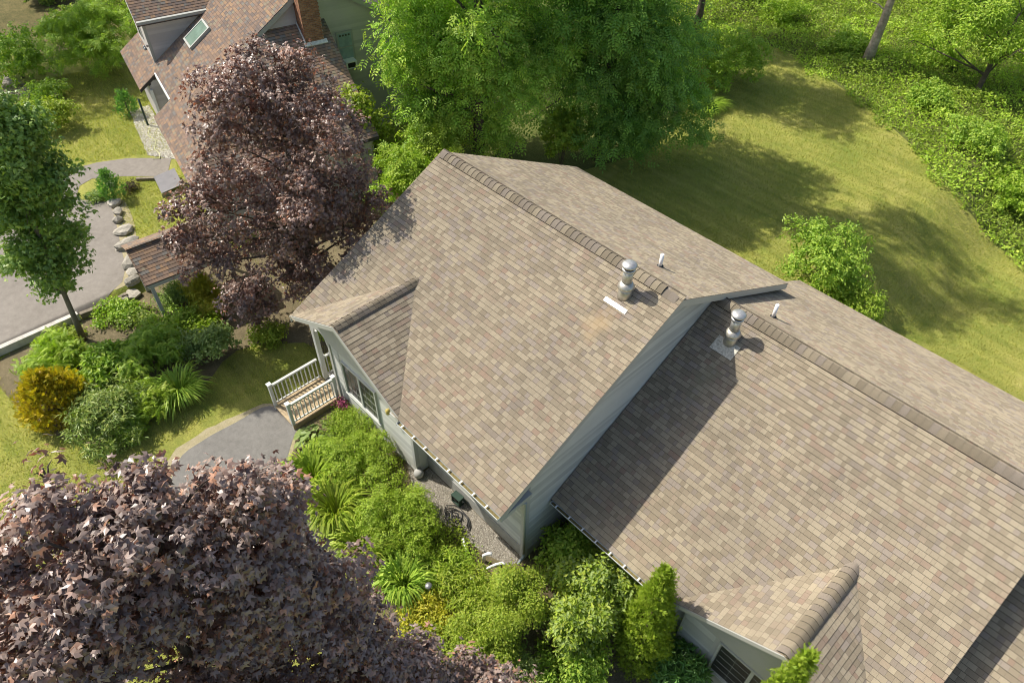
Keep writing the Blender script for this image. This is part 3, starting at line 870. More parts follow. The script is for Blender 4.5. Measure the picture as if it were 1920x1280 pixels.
for sx in (-1, 1):
    deck_slab([(GXB + sx * 0.0005, GYB + 0.01, GZB - 0.006), (GXB + sx * 2.66, GYB + 0.01, GZB - GSB * 2.66 - 0.004), (GXB + sx * 2.66, -1.2, GZB - GSB * 2.66 - 0.004), (GXB + sx * 0.0005, -1.2, GZB - 0.006)][::(1 if sx > 0 else -1)], 0.07).obj('gable_deck', M_DECK_FELT, roofB)
sh = Shingles(PAL_TAN, 'tan', 12)
def under_gable_B(p): return (GZB - GSB * abs(p.x - GXB) > p.z - 0.03) and 13.0 < p.x < 18.4
def under_main_B(p): return b_front(p.y) > p.z - 0.02
sh.slope((B0, BYF, b_front(BYF)), (1, 0, 0), (0, 1, BS), math.hypot(BW1, BW1 * BS), lambda v: (0, BX1 - B0), under_gable_B)
sh.slope((BX1, BYB, b_back(BYB)), (-1, 0, 0), (0, -1, BS), math.hypot(BW2, BW2 * BS), lambda v: (0, BX1 - (8.70 if v < 3.4 else B0)))
GLB = math.hypot(2.66, 2.66 * GSB)
sh.slope((GXB + 2.66, GYB, GZB - GSB * 2.66), (0, 1, 0), (-1, 0, GSB), GLB, lambda v: (0, 3.0 * v / GLB + 0.25), under_main_B)
sh.slope((GXB - 2.66, GYB + 3.3, GZB - GSB * 2.66), (0, -1, 0), (1, 0, GSB), GLB, lambda v: (3.3 - (3.0 * v / GLB + 0.25), 3.3), under_main_B)
sh.build(roofB, 300)
ridge_caps(roofB, (BX1 - 0.1, BYR, BH), (B0 + 0.1, BYR, BH), BS, PAL_TAN, 'tan', 31)
ridge_caps(roofB, (GXB, GYB + 0.02, GZB), (GXB, -0.98, GZB), GSB, PAL_TAN, 'tan', 33, half=0.18, lift=0.055)
rake_board(hB, roofB, BX1 - 0.035, BYF, b_front(BYF) - 0.012, BYR - 0.0005, BH - 0.012, 0.028, 0.2, M_TRIM)
rake_board(hB, roofB, BX1 - 0.035, BYR + 0.0005, BH - 0.012, BYB, b_back(BYB) - 0.012, 0.028, 0.2, M_TRIM)
MB().box(B0, 13.2, BYF + 0.012, BYF + 0.035, b_front(BYF) - 0.18, b_front(BYF) - 0.02).obj('fascia', M_TRIM, hB)
MB().box(B0, 13.34, BYF + 0.04, BYF + 0.878, b_front(BYF) - 0.2, b_front(BYF) - 0.18).obj('soffit', M_TRIM, hB)
for sx in (-1, 1):
    x0_, x1_ = GXB + sx * 0.0005, GXB + sx * 2.68
    a = [(x0_, GYB - 0.012, GZB - 0.012), (x1_, GYB - 0.012, GZB - GSB * 2.68 - 0.012), (x1_, GYB - 0.012, GZB - GSB * 2.68 - 0.17), (x0_, GYB - 0.012, GZB - 0.17)]
    b = [(x, GYB + 0.02, z) for x, _, z in a]
    MB().raw(a + b, [(3, 2, 1, 0), (4, 5, 6, 7), (0, 1, 5, 4), (1, 2, 6, 5), (2, 3, 7, 6), (3, 0, 4, 7)]).obj('gable_rake_board', M_TRIM, hB)
    a = [(x0_, GYB + 0.022, GZB - 0.085), (x1_, GYB + 0.022, GZB - GSB * 2.68 - 0.085), (x1_, byB - 0.055, GZB - GSB * 2.68 - 0.085), (x0_, byB - 0.055, GZB - 0.085)]
    b = [(x, y, z - 0.02) for x, y, z in a]
    MB().raw(a + b, [(3, 2, 1, 0), (4, 5, 6, 7), (0, 1, 5, 4), (1, 2, 6, 5), (2, 3, 7, 6), (3, 0, 4, 7)]).obj('gable_soffit', M_TRIM, hB)
gutter(hB, B0 + 0.05, 13.1, BYF + 0.012, b_front(BYF) - 0.03)
flue(hB, 10.23, 1.46, b_front(1.46), BS, True)
vent_pipe(hB, 10.43, 3.31, b_back(3.31), 0.48)

# ------------------------------------------------------------------ third unit (C), only the corner of its roof shows
CD = 1.0
hC = thing('house', 'shaded third roof unit in the bottom right corner', 'house')
def c_front(y): return BH - CD + BS * (y - BYR)
CYF = BYR - 5.6
MB().prism([(CYF + 0.6, -2.4), (BYR + 5, -2.4), (BYR + 5, BH - CD - BS * 5 - 0.15), (BYR, BH - CD - 0.15), (CYF + 0.6, c_front(CYF + 0.6) - 0.15)], 0, 18.06, 24.8).obj('wall', M_SIDING, hC)
roofC = deck_slab([(18.07, CYF + 0.01, c_front(CYF) - 0.004), (25.0, CYF + 0.01, c_front(CYF) - 0.004), (25.0, BYR, BH - CD - 0.006), (18.07, BYR, BH - CD - 0.006)], 0.10).obj('roof', M_DECK_FELT, hC)
deck_slab([(18.07, BYR + 0.0005, BH - CD - 0.006), (25.0, BYR + 0.0005, BH - CD - 0.006), (25.0, BYR + 5.6, BH - CD - BS * 5.6), (18.07, BYR + 5.6, BH - CD - BS * 5.6)], 0.10).obj('rear_deck', M_DECK_FELT, roofC)
sh = Shingles(PAL_TAN, 'tan', 13)
sh.slope((18.07, CYF, c_front(CYF)), (1, 0, 0), (0, 1, BS), math.hypot(5.6, 5.6 * BS), lambda v: (0, 6.9))
sh.slope((24.97, BYR + 5.6, BH - CD - BS * 5.6), (-1, 0, 0), (0, -1, BS), math.hypot(5.6, 5.6 * BS), lambda v: (0, 6.9))
sh.build(roofC, 120)

# ------------------------------------------------------------------ neighbour's house
NTH = rad(-12.33)
NO = (-12.69, -4.12, 0.0)
hN = thing('house', 'brown shingled house with brick chimney and dormer behind the purple tree', 'house', NO, NTH)
NF = Matrix.Translation(NO) @ Matrix.Rotation(NTH, 4, 'Z')
NT, NE = 0.67, 2.70
NVR = 7.7
n_z = lambda v: NE + NT * v
U0, U1, UE = -11.43, -2.0, 2.75
wN = MB().prism([(0.45, 0.0), (2 * NVR - 0.45, 0.0), (2 * NVR - 0.45, NE + 0.05), (NVR, n_z(NVR) - 0.2), (0.45, NE + 0.05)], 0, -3.70, -2.2).obj('wall', M_N_SIDING, hN)
MB().prism([(1.9, 0.0), (2 * NVR - 0.45, 0.0), (2 * NVR - 0.45, NE + 0.05), (NVR, n_z(NVR) - 0.2), (1.9, n_z(1.9) - 0.2)], 0, -6.70, -3.702).obj('entry_wall', M_N_SIDING, hN)
eb = MB().prism([(0.45, 0.0), (2 * NVR - 0.45, 0.0), (2 * NVR - 0.45, NE + 0.05), (NVR, n_z(NVR) - 0.2), (0.45, NE + 0.05)], 0, U0 + 0.3, -6.702).obj('end_wall', M_N_SIDING, hN)
clapboards(eb, 0, -6.70, 1, lambda z: (0.55, 1.88), 0.3, 3.0, M_N_SIDING, 0.15)
MB().box(-2.198, 2.5, 0.45, 7.75, 0.0, 2.62).obj('wing_wall', M_N_SIDING, hN)
def n_rng(z):
    lim = (n_z(NVR) - 0.2 - z) / NT
    lo = max(4.0, NVR - lim)
    if z < 5.75:
        lo = max(lo, 7.70) if z < 5.70 else lo
    return lo, min(2 * NVR - 0.5, NVR + lim)
clapboards(wN, 0, -2.2, 1, n_rng, 2.2, n_z(NVR) - 0.25, M_N_SIDING, 0.15)
notch0, notch1, ndepth = -6.66, -3.72, 0.90
def n_front(v):
    if v > 4.72:
        return (U0, U1)
    return (U0, UE - v / 4.75 * (UE - U1))
roofN = MB()
roofN.raw([(U0, ndepth, n_z(ndepth) - 0.01), (U1, ndepth, n_z(ndepth) - 0.01), (U1, NVR, n_z(NVR) - 0.01), (U0, NVR, n_z(NVR) - 0.01),
           (U0, ndepth, n_z(ndepth) - 0.15), (U1, ndepth, n_z(ndepth) - 0.15), (U1, NVR, n_z(NVR) - 0.15), (U0, NVR, n_z(NVR) - 0.15)],
          [(0, 1, 2, 3), (7, 6, 5, 4), (0, 4, 5, 1), (1, 5, 6, 2), (2, 6, 7, 3), (3, 7, 4, 0)])
roofN = roofN.obj('roof', M_DECK_FELT, hN)
for a, b in ((U0, notch0), (notch1, U1)):
    deck_slab([(a, 0, NE - 0.01), (b, 0, NE - 0.01), (b, ndepth - 0.001, n_z(ndepth) - 0.01), (a, ndepth - 0.001, n_z(ndepth) - 0.01)], 0.14).obj('eave_deck', M_DECK_FELT, roofN)
deck_slab([(U0, NVR + 0.001, n_z(NVR) - 0.01), (U1, NVR + 0.001, n_z(NVR) - 0.01), (U1, 2 * NVR, NE - 0.01), (U0, 2 * NVR, NE - 0.01)], 0.14).obj('rear_deck', M_DECK_FELT, roofN)
# hipped wing: front part and side slope
MB().raw([(U1 + 0.001, 0, NE - 0.012), (UE, 0, NE - 0.012), (U1 + 0.001, 4.75, n_z(4.75) - 0.012)], [(0, 1, 2)]).obj('hip_deck', M_DECK_FELT, roofN)
wz = lambda u: NE + (UE - u) * (5.86 - NE) / (UE - U1)
MB().raw([(UE, 0, NE - 0.012), (UE, 7.95, NE - 0.012), (U1 - 0.2, 7.95, wz(U1 - 0.2) - 0.012), (U1 - 0.2, 4.75, wz(U1 - 0.2) - 0.012), (U1, 4.75, wz(U1) - 0.012),
          (UE, 0, NE - 0.15), (UE, 7.95, NE - 0.15), (U1 - 0.2, 7.95, wz(U1 - 0.2) - 0.15)],
         [(0, 1, 2, 3, 4), (0, 5, 6, 1), (1, 6, 7, 2)]).obj('wing_deck', M_DECK_FELT, roofN)
sh = Shingles(PAL_BROWN, 'brown', 14, NF)
slen = math.hypot(1, NT)
sh.slope((0, 0, NE), (1, 0, 0), (0, 1, NT), ndepth * slen, lambda v: (U0, notch0))
sh.slope((0, 0, NE), (1, 0, 0), (0, 1, NT), ndepth * slen, lambda v: (notch1, n_front(v / slen)[1]))
sh.slope((0, ndepth, n_z(ndepth)), (1, 0, 0), (0, 1, NT), (NVR - ndepth) * slen, lambda v: n_front(ndepth + v / slen))
wpitch = (5.86 - NE) / (UE - U1)
wl = math.hypot(1, wpitch)
sh.slope((UE, 0, NE), (0, 1, 0), (-1, 0, wpitch), (UE - U1 + 0.2) * wl, lambda v: ((v / wl) / (UE - U1) * 4.75, 7.95))
# dormer
DU1, DV, DZ = -7.5, 1.1, 5.43
DU0 = -11.1
DR = (DU0 + DU1) / 2
dor = MB().prism([(DU0, 3.2), (DU1, 3.2), (DU1, DZ - 0.02), (DR, DZ + NT * (DU1 - DR) - 0.05), (DU0, DZ - 0.02)], 1, DV, 5.9).obj('dormer', M_N_SIDING, hN)
clapboards(dor, 0, DU1, 1, lambda z: (DV + 0.12, max(DV + 0.13, (z - NE) / NT - 0.02 + 0.05)), 3.45, DZ - 0.12, M_N_SIDING, 0.14)
MB().box(DU1 - 0.10, DU1 + 0.022, DV - 0.022, DV + 0.11, 3.3, DZ - 0.12).obj('corner_board', M_N_TRIM, dor)
MB().box(DU1 + 0.001, DU1 + 0.24, DV - 0.22, 4.25, DZ - 0.20, DZ - 0.03).obj('eave_board', M_N_TRIM, dor)
for sx in (-1, 1):
    a = [(DR, DV - 0.25, DZ + NT * 1.8 + 0.0), (DR + sx * 2.06, DV - 0.25, DZ + NT * 1.8 - NT * 2.06), (DR + sx * 2.06, 7.0, DZ + NT * 1.8 - NT * 2.06), (DR, 7.0, DZ + NT * 1.8)]
    b = [(x, y, z - 0.03) for x, y, z in a]
    MB().raw(a + b, [(0, 1, 2, 3), (7, 6, 5, 4), (0, 4, 5, 1), (1, 5, 6, 2), (2, 6, 7, 3), (3, 7, 4, 0)]).obj('dormer_deck', M_DECK_FELT, dor)
    MB().raw([(DR, DV - 0.255, DZ + NT * 1.8 - 0.04), (DR + sx * 2.06, DV - 0.255, DZ + NT * 1.8 - NT * 2.06 - 0.01), (DR + sx * 2.06, DV - 0.255, DZ + NT * 1.8 - NT * 2.06 - 0.20), (DR, DV - 0.255, DZ + NT * 1.8 - 0.22)] +
             [(DR, DV - 0.225, DZ + NT * 1.8 - 0.04), (DR + sx * 2.06, DV - 0.225, DZ + NT * 1.8 - NT * 2.06 - 0.01), (DR + sx * 2.06, DV - 0.225, DZ + NT * 1.8 - NT * 2.06 - 0.20), (DR, DV - 0.225, DZ + NT * 1.8 - 0.22)],
             [(0, 1, 2, 3), (7, 6, 5, 4), (0, 4, 5, 1), (1, 5, 6, 2), (2, 6, 7, 3), (3, 7, 4, 0)]).obj('dormer_rake', M_WHITE, dor)
dl = math.hypot(2.06, 2.06 * NT)
sh.slope((DR + 2.06, DV - 0.25, DZ + NT * 1.8 - NT * 2.06), (0, 1, 0), (-1, 0, NT), dl, lambda v: (0, 5.8))
sh.slope((DR - 2.06, 6.85, DZ + NT * 1.8 - NT * 2.06), (0, -1, 0), (1, 0, NT), dl, lambda v: (0, 7.1 - 1.3))
sh.build(roofN, 0)
dw = MB().box(-10.0, -9.0, DV - 0.05, DV - 0.005, 4.0, 5.2).obj('dormer_window', M_WHITE, hN)
MB().box(-9.94, -9.06, DV - 0.058, DV - 0.052, 4.06, 5.14).obj('pane', M_GLASS, dw)
sp = MB().box(DU1 - 0.16, DU1 - 0.04, DV - 0.12, DV - 0.024, 4.18, 4.26).obj('spotlight', M_GREY_METAL, hN)
for k in (-1, 1):
    MB().lathe((DU1 - 0.10 + k * 0.12, DV - 0.2, 4.10), [(0.03, 0.12), (0.07, 0.04), (0.075, 0.0)][::-1], 10).obj('lamp_head', M_GREY_METAL, sp, True)
# skylight
def on_slope(u, v, h):
    n = Vector((0, -NT, 1)).normalized()
    return Vector((u, v, n_z(v))) + n * h
def slope_box(u0, u1, v0, v1, h0, h1):
    q = [on_slope(u, v, h) for h in (h0, h1) for u, v in ((u0, v0), (u1, v0), (u1, v1), (u0, v1))]
    return MB().raw(q, [(3, 2, 1, 0), (4, 5, 6, 7), (0, 1, 5, 4), (1, 2, 6, 5), (2, 3, 7, 6), (3, 0, 4, 7)])
su0, su1, sv0, sv1 = -6.68, -5.48, 2.62, 3.70
sky_l = slope_box(su0, su1, sv0, sv1, 0.0, 0.11).obj('skylight', M_N_TRIM, hN)
slope_box(su0 + 0.09, su1 - 0.09, sv0 + 0.08, sv1 - 0.08, 0.112, 0.125).obj('pane', M_SKYLIGHT, sky_l)
for (a, b, c_, d_) in ((su0, su1, sv0, sv0 + 0.07), (su0, su1, sv1 - 0.07, sv1), (su0, su0 + 0.08, sv0 + 0.072, sv1 - 0.072), (su1 - 0.08, su1, sv0 + 0.072, sv1 - 0.072)):
    slope_box(a, b, c_, d_, 0.113, 0.145).obj('frame_bar', M_N_TRIM, sky_l)
# trims: gable rake, notch edge, gutters, entry
a = [(U1 - 0.03, 4.75, n_z(4.75) - 0.02), (U1 - 0.03, NVR, n_z(NVR) - 0.02), (U1 - 0.03, NVR, n_z(NVR) - 0.24), (U1 - 0.03, 4.75, n_z(4.75) - 0.24)]
b = [(x + 0.04, y, z) for x, y, z in a]
MB().raw(a + b, [(3, 2, 1, 0), (4, 5, 6, 7), (0, 1, 5, 4), (1, 2, 6, 5), (2, 3, 7, 6), (3, 0, 4, 7)]).obj('gable_rake', M_N_TRIM, hN)
a = [(U1 - 0.03, NVR + 0.001, n_z(NVR) - 0.02), (U1 - 0.03, 2 * NVR, NE - 0.02), (U1 - 0.03, 2 * NVR, NE - 0.24), (U1 - 0.03, NVR + 0.001, n_z(NVR) - 0.24)]
b = [(x + 0.04, y, z) for x, y, z in a]
MB().raw(a + b, [(3, 2, 1, 0), (4, 5, 6, 7), (0, 1, 5, 4), (1, 2, 6, 5), (2, 3, 7, 6), (3, 0, 4, 7)]).obj('gable_rake', M_N_TRIM, hN)
MB().box(notch0, notch1, ndepth - 0.06, ndepth - 0.003, n_z(ndepth) - 0.16, n_z(ndepth) + 0.03).obj('entry_gutter', M_WHITE, hN)
MB().box(notch1 - 0.06, notch1 + 0.02, 0.40, 0.52, 0.0, NE - 0.1).obj('entry_post', M_WHITE, hN)
MB().box(notch0 - 0.02, notch0 + 0.06, 0.40, 0.52, 0.0, NE - 0.1).obj('entry_post', M_WHITE, hN)
ed = MB().box(-5.65, -4.75, 1.84, 1.898, 0.3, 2.4).obj('door', M_WHITE, hN)
MB().lathe((-4.83, 1.80, 1.25), [(0.03, -0.03), (0.035, 0.0), (0.03, 0.03)], 8).obj('knob', M_BRASS, ed, True)
# gable window with air conditioner
gw = MB().box(-2.2 + 0.02, -2.2 + 0.055, 8.33, 9.13, 3.86, 5.28).obj('window', M_N_TRIM, hN)
MB().box(-2.2 + 0.056, -2.2 + 0.062, 8.42, 9.04, 4.05, 5.19).obj('pane', M_CURTAIN, gw)
for k in range(4):
    MB().box(-2.2 + 0.063, -2.2 + 0.07, 8.47 + k * 0.14, 8.56 + k * 0.14, 5.06, 5.14).obj('pane', M_GLASS, gw)
MB().box(-2.2 + 0.063, -2.2 + 0.075, 8.42, 9.04, 4.55, 4.59).obj('sash_rail', M_N_TRIM, gw)
ac = MB().box(-2.2 + 0.06, -2.2 + 0.48, 8.47, 9.0, 3.72, 4.04).obj('air_conditioner', M_WHITE, hN)
MB().box(-2.2 + 0.481, -2.2 + 0.487, 8.55, 8.92, 3.77, 3.99).obj('grille', M_DARKVENT, ac)
# brick chimney through the wing roof
CU0, CU1, CV0, CV1 = -2.15, -1.35, 6.72, 7.55
chim = MB().box(CU0 + 0.008, CU1 - 0.008, CV0 + 0.008, CV1 - 0.008, 3.5, 9.4).obj('chimney', M_MORTAR, hN)
BRK = {}
def brick_mesh(lx, ly, ci):
    key = (round(lx, 3), round(ly, 3), ci)
    if key not in BRK:
        m = MB().box(0, lx, 0, ly, 0, 0.062)
        col = ((0.30, 0.15, 0.085), (0.25, 0.125, 0.075), (0.34, 0.19, 0.11), (0.21, 0.11, 0.07))[ci]
        BRK[key] = mesh_np('brick', np.array(m.v), np.array(m.f), M_STONE, np.tile(col, (6, 1)))
    return BRK[key]
rs = np.random.RandomState(5)
z = 4.75
row = 0
rest = MB()
rest_t = []
nb = 0
while z < 9.2:
    off = 0.1 if row % 2 else 0.0
    for side in (0, 1):                 # face towards -v and face towards +u
        L = (CU1 - CU0) if side == 0 else (CV1 - CV0)
        x = -off
        while x < L - 0.01:
            a, b = max(0.0, x), min(L, x + 0.19)
            if b - a > 0.04:
                if nb < 300 and z < 7.8:
                    if side == 0:
                        o = add('brick', brick_mesh(b - a, 0.02, rs.randint(4)), chim)
                        o.location = (CU0 + a, CV0 - 0.006, z)
                    else:
                        o = add('brick', brick_mesh(0.02, b - a, rs.randint(4)), chim)
                        o.location = (CU1 - 0.014, CV0 + a, z)
                    nb += 1
            x += 0.2
    z += 0.076
    row += 1
q = [(CU1 + 0.14, CV0 - 0.1, 0), (CU1 + 0.14, CV1 + 0.1, 0), (CU1 - 0.02, CV1 + 0.1, 0), (CU1 - 0.02, CV0 - 0.1, 0)]
MB().raw([(x, y, wz(x) + t) for t in (0.016, 0.045) for x, y, _ in q], [(3, 2, 1, 0), (4, 5, 6, 7), (0, 1, 5, 4), (1, 2, 6, 5), (2, 3, 7, 6), (3, 0, 4, 7)]).obj('flashing', M_FLASH, chim)
MB().raw([(x, y, wz(x) + t) for t in (0.016, 0.12) for x, y in ((CU0, CV0 - 0.05), (CU1 + 0.0, CV0 - 0.05), (CU1 + 0.0, CV0 - 0.015), (CU0, CV0 - 0.015))],
         [(3, 2, 1, 0), (4, 5, 6, 7), (0, 1, 5, 4), (1, 2, 6, 5), (2, 3, 7, 6), (3, 0, 4, 7)]).obj('step_flashing', M_FLASH, chim)


# ------------------------------------------------------------------ vegetation helpers
def unit(a):
    return a / np.maximum(np.linalg.norm(a, axis=-1, keepdims=True), 1e-9)

def tmpl(verts, faces):
    return np.array(verts, float), np.array(faces)
T_OVAL = tmpl([(0, 0, 0), (0.45, 0.26, 0.07), (1, 0, -0.06), (0.45, -0.26, 0.07)], [(0, 2, 1), (0, 3, 2)])
T_NARROW = tmpl([(0, 0, 0), (0.45, 0.13, 0.04), (1, 0, -0.10), (0.45, -0.13, 0.04)], [(0, 2, 1), (0, 3, 2)])
_mp = [(180, 0.12), (132, 0.42), (108, 0.68), (82, 0.50), (50, 0.95), (25, 0.56), (0, 1.05), (-25, 0.56), (-50, 0.95), (-82, 0.50), (-108, 0.68), (-132, 0.42)]
_mv = [(0.0, 0.0, 0.0)] + [(r * math.cos(rad(a)) * 0.6, r * math.sin(rad(a)) * 0.6, -0.22 * r * r * max(0.0, math.cos(rad(a))) + 0.10 * r * abs(math.sin(rad(a))) - 0.10 * r * r) for a, r in _mp]
T_MAPLE = tmpl(_mv, [(0, 1 + i, 1 + (i + 1) % 12) for i in range(12)])
_lp = [(180, 0.12), (108, 0.52), (56, 0.95), (28, 0.44), (0, 1.12), (-28, 0.44), (-56, 0.95), (-108, 0.52)]
_lv = [(0.0, 0.0, 0.05)] + [(r * math.cos(rad(a)) * 0.6, r * math.sin(rad(a)) * 0.6, -0.15 * r * r) for a, r in _lp]
T_MAPLE_LO = tmpl(_lv, [(0, 1 + i, 1 + (i + 1) % 8) for i in range(8)])
_sv, _sf = [], []
for k in range(4):
    for sgn in ((-1, 1) if k < 3 else (0,)):
        x0 = 0.18 + 0.24 * k
        z0 = -0.10 * (x0 ** 2)
        dx, dy = (0.17, 0.30 * sgn) if sgn else (0.32, 0.0)
        px_, py_ = (-0.055 * sgn, 0.06) if sgn else (0.0, 0.07)
        n0 = len(_sv)
        _sv += [(x0, 0, z0), (x0 + dx * 0.5 + px_, dy * 0.5 + py_, z0 + 0.01), (x0 + dx, dy, z0 - 0.07), (x0 + dx * 0.5 - px_, dy * 0.5 - py_, z0 + 0.01)]
        _sf += [(n0, n0 + 1, n0 + 2), (n0, n0 + 2, n0 + 3)]
T_SPRAY = tmpl(_sv, _sf)
_fv, _ff = [], []
for k in range(7):
    for sgn in (-1, 1):
        x0 = 0.08 + 0.125 * k
        w = 0.26 * (1 - 0.10 * k - 0.25 * (k == 0))
        z0 = 0.18 * math.sin(x0 * 2.6) - 0.25 * x0 * x0
        n0 = len(_fv)
        _fv += [(x0 - 0.05, 0, z0), (x0 + 0.07, w * sgn, z0 - 0.05), (x0 + 0.05, 0, z0 - 0.01)]
        _ff += [(n0, n0 + 1, n0 + 2)]
T_FERN = tmpl(_fv, _ff)
T_FAN = tmpl([(0, 0, 0), (0.7, -0.30, 0.03), (0.78, -0.16, 0), (0.35, -0.02, 0), (0.95, -0.08, -0.04), (0.98, 0.07, 0.03), (0.36, 0.04, 0), (0.75, 0.20, 0), (0.66, 0.33, -0.02)],
             [(0, 1, 2), (0, 2, 3), (3, 4, 5), (3, 5, 6), (0, 6, 7), (0, 7, 8)])

def place(T, P, N, D, size):
    """instances of a leaf template as plain geometry; P,N,D (n,3), size (n,)"""
    tv, tf = T
    N = unit(N)
    D = unit(D - N * np.sum(D * N, 1, keepdims=True))
    Bv = np.cross(N, D)
    s = size[:, None, None]
    V = P[:, None, :] + s * (tv[None, :, 0:1] * D[:, None] + tv[None, :, 1:2] * Bv[:, None] + tv[None, :, 2:3] * N[:, None])
    n, k = len(P), len(tv)
    F = (tf[None] + (np.arange(n) * k)[:, None, None]).reshape(-1, tf.shape[1])
    return V.reshape(-1, 3), F

def tints(rs, n, pal, clus=None, ncl=1, jit=0.14, cjit=0.10):
    pal = np.array(pal, float)
    w = rs.rand(n) * (len(pal) - 1)
    i = np.minimum(w.astype(int), len(pal) - 2)
    f = (w - i)[:, None]
    c = pal[i] * (1 - f) + pal[i + 1] * f
    c = c * (1 + rs.uniform(-jit, jit, (n, 1)))
    if clus is not None:
        c = c * (1 + rs.uniform(-cjit, cjit, (ncl, 1)))[clus]
    return np.clip(c, 0.003, 0.9)

def crown(rs, blobs, n, T, size, pal, mat, parent, name='crown', shell=0.45, clump=0.22, per=14, up=0.5, out=0.6, rnd=0.55, droop=0.3, squash=1.0,
          jit=0.14, cjit=0.12, flat=0.6, zmin=None, szvar=0.3, lobe=0):
    if lobe:
        sub = []
        for (x, y, z, r) in blobs:
            if r < 0.25:
                sub.append((x, y, z, r))
                continue
            for dv in unit(rs.normal(size=(lobe, 3)) + np.array([0, 0, 0.25])):
                sub.append((x + dv[0] * r * 0.72, y + dv[1] * r * 0.72, z + dv[2] * r * 0.72 * squash, r * rs.uniform(0.28, 0.52)))
        blobs = sub
    bl = np.array(blobs, float)
    R = bl[:, 3]
    nc = max(4, n // per)
    bi = rs.choice(len(bl), nc, p=R ** 2 / np.sum(R ** 2))
    d = unit(rs.normal(size=(nc, 3)))
    rr = shell + (1 - shell) * rs.rand(nc) ** 0.6
    cc = bl[bi, :3] + d * (rr * R[bi])[:, None] * np.array([1, 1, squash])
    # drop clusters buried deep inside another blob
    dist = np.min(np.linalg.norm((cc[:, None] - bl[None, :, :3]) / np.array([1, 1, squash]), axis=2) / R[None], axis=1)
    keep = dist > shell * 0.75
    cc, d, bi = cc[keep], d[keep], bi[keep]
    nc = len(cc)
    ci = rs.randint(0, nc, n)
    P = cc[ci] + rs.normal(size=(n, 3)) * clump * np.array([1, 1, flat])
    if zmin is not None:
        ok = P[:, 2] > zmin
        P, ci = P[ok], ci[ok]
    m = len(P)
    o = d[ci]
    N = up * np.array([0, 0, 1.0]) + out * o + rnd * rs.normal(size=(m, 3))
    D = o * np.array([1, 1, 0.2]) + 0.8 * rs.normal(size=(m, 3)) - droop * np.array([0, 0, 1.0])
    sz = size * rs.uniform(1 - szvar, 1 + szvar, m)
    V, F = place(T, P, N, D, sz)
    t = np.repeat(tints(rs, m, pal, ci, nc, jit, cjit), len(T[1]), axis=0)
    return add(name, mesh_np(name, V, F, mat, t), parent, kind='stuff')

def limb_tree(rs, parent, base, top, r0, blobs, mat, sub=2, name='trunk', lean=0.25, bsides=6):
    """tapered trunk with limbs running out into the crown's masses"""
    base, top = Vector(base), Vector(top)
    m = MB()
    pts, radii = [], []
    k = 7
    for i in range(k + 1):
        t = i / k
        w = Vector((rs.normal() * 0.05, rs.normal() * 0.05, 0)) * (0 if i in (0,) else 1) * (top - base).length * lean * 0.15
        pts.append(base.lerp(top, t) + w)
        radii.append(r0 * (1.25 if i == 0 else (1 - 0.8 * t)))
    m.tube(pts, radii, 10)
    tr = m.obj(name, mat, parent, True)
    lm = MB()
    for b in blobs:
        c = Vector(b[:3])
        z = min(max(c.z - b[3] * 1.1, base.z + (top.z - base.z) * 0.25), top.z * 0.95 + base.z * 0.05)
        t = (z - base.z) / max(0.1, (top.z - base.z))
        s = base.lerp(top, min(0.95, max(0.1, t)))
        mid = s.lerp(c, 0.5) + Vector((rs.normal(), rs.normal(), 0.5)) * 0.12
        r1 = r0 * 0.38 * (1 - 0.55 * t)
        lm.tube([s, mid, c], [r1, r1 * 0.7, r1 * 0.35], bsides)
        for q in range(sub):
            e = c + Vector(tuple(unit(rs.normal(size=3)) * b[3] * 0.85))
            st = mid.lerp(c, rs.uniform(0.3, 1.0))
            lm.tube([st, st.lerp(e, 0.5) + Vector((0, 0, 0.08)), e], [r1 * 0.45, r1 * 0.3, r1 * 0.1], 5)
    lm.obj('limbs', mat, parent, True)
    return tr

PAL_PURPLE = [(0.154, 0.108, 0.088), (0.216, 0.152, 0.121), (0.288, 0.197, 0.154), (0.19, 0.135, 0.11), (0.363, 0.177, 0.099)]
PAL_ASH = [(0.236, 0.394, 0.055), (0.333, 0.505, 0.074), (0.489, 0.585, 0.104)]
PAL_ASH_D = [(0.151, 0.291, 0.054), (0.217, 0.377, 0.066), (0.323, 0.48, 0.086)]
PAL_COL = [(0.154, 0.254, 0.05), (0.21, 0.327, 0.064), (0.301, 0.401, 0.077)]
PAL_BRIGHT = [(0.211, 0.318, 0.026), (0.285, 0.392, 0.039), (0.385, 0.459, 0.059)]
PAL_LIME = [(0.221, 0.315, 0.029), (0.299, 0.378, 0.039), (0.39, 0.429, 0.062)]
PAL_YELLOW = [(0.336, 0.36, 0.03), (0.456, 0.432, 0.036), (0.552, 0.48, 0.054)]
PAL_GOLD = [(0.242, 0.248, 0.023), (0.459, 0.344, 0.021), (0.58, 0.427, 0.029)]
PAL_DARK = [(0.083, 0.199, 0.044), (0.131, 0.276, 0.059), (0.191, 0.342, 0.077)]
PAL_MID = [(0.199, 0.329, 0.039), (0.284, 0.416, 0.052), (0.413, 0.514, 0.073)]
PAL_RHODO = [(0.156, 0.238, 0.045), (0.241, 0.318, 0.073), (0.374, 0.409, 0.106)]
PAL_GREYG = [(0.178, 0.263, 0.075), (0.251, 0.33, 0.098), (0.323, 0.407, 0.121)]
PAL_FERN = [(0.213, 0.348, 0.034), (0.316, 0.441, 0.046), (0.429, 0.527, 0.07)]

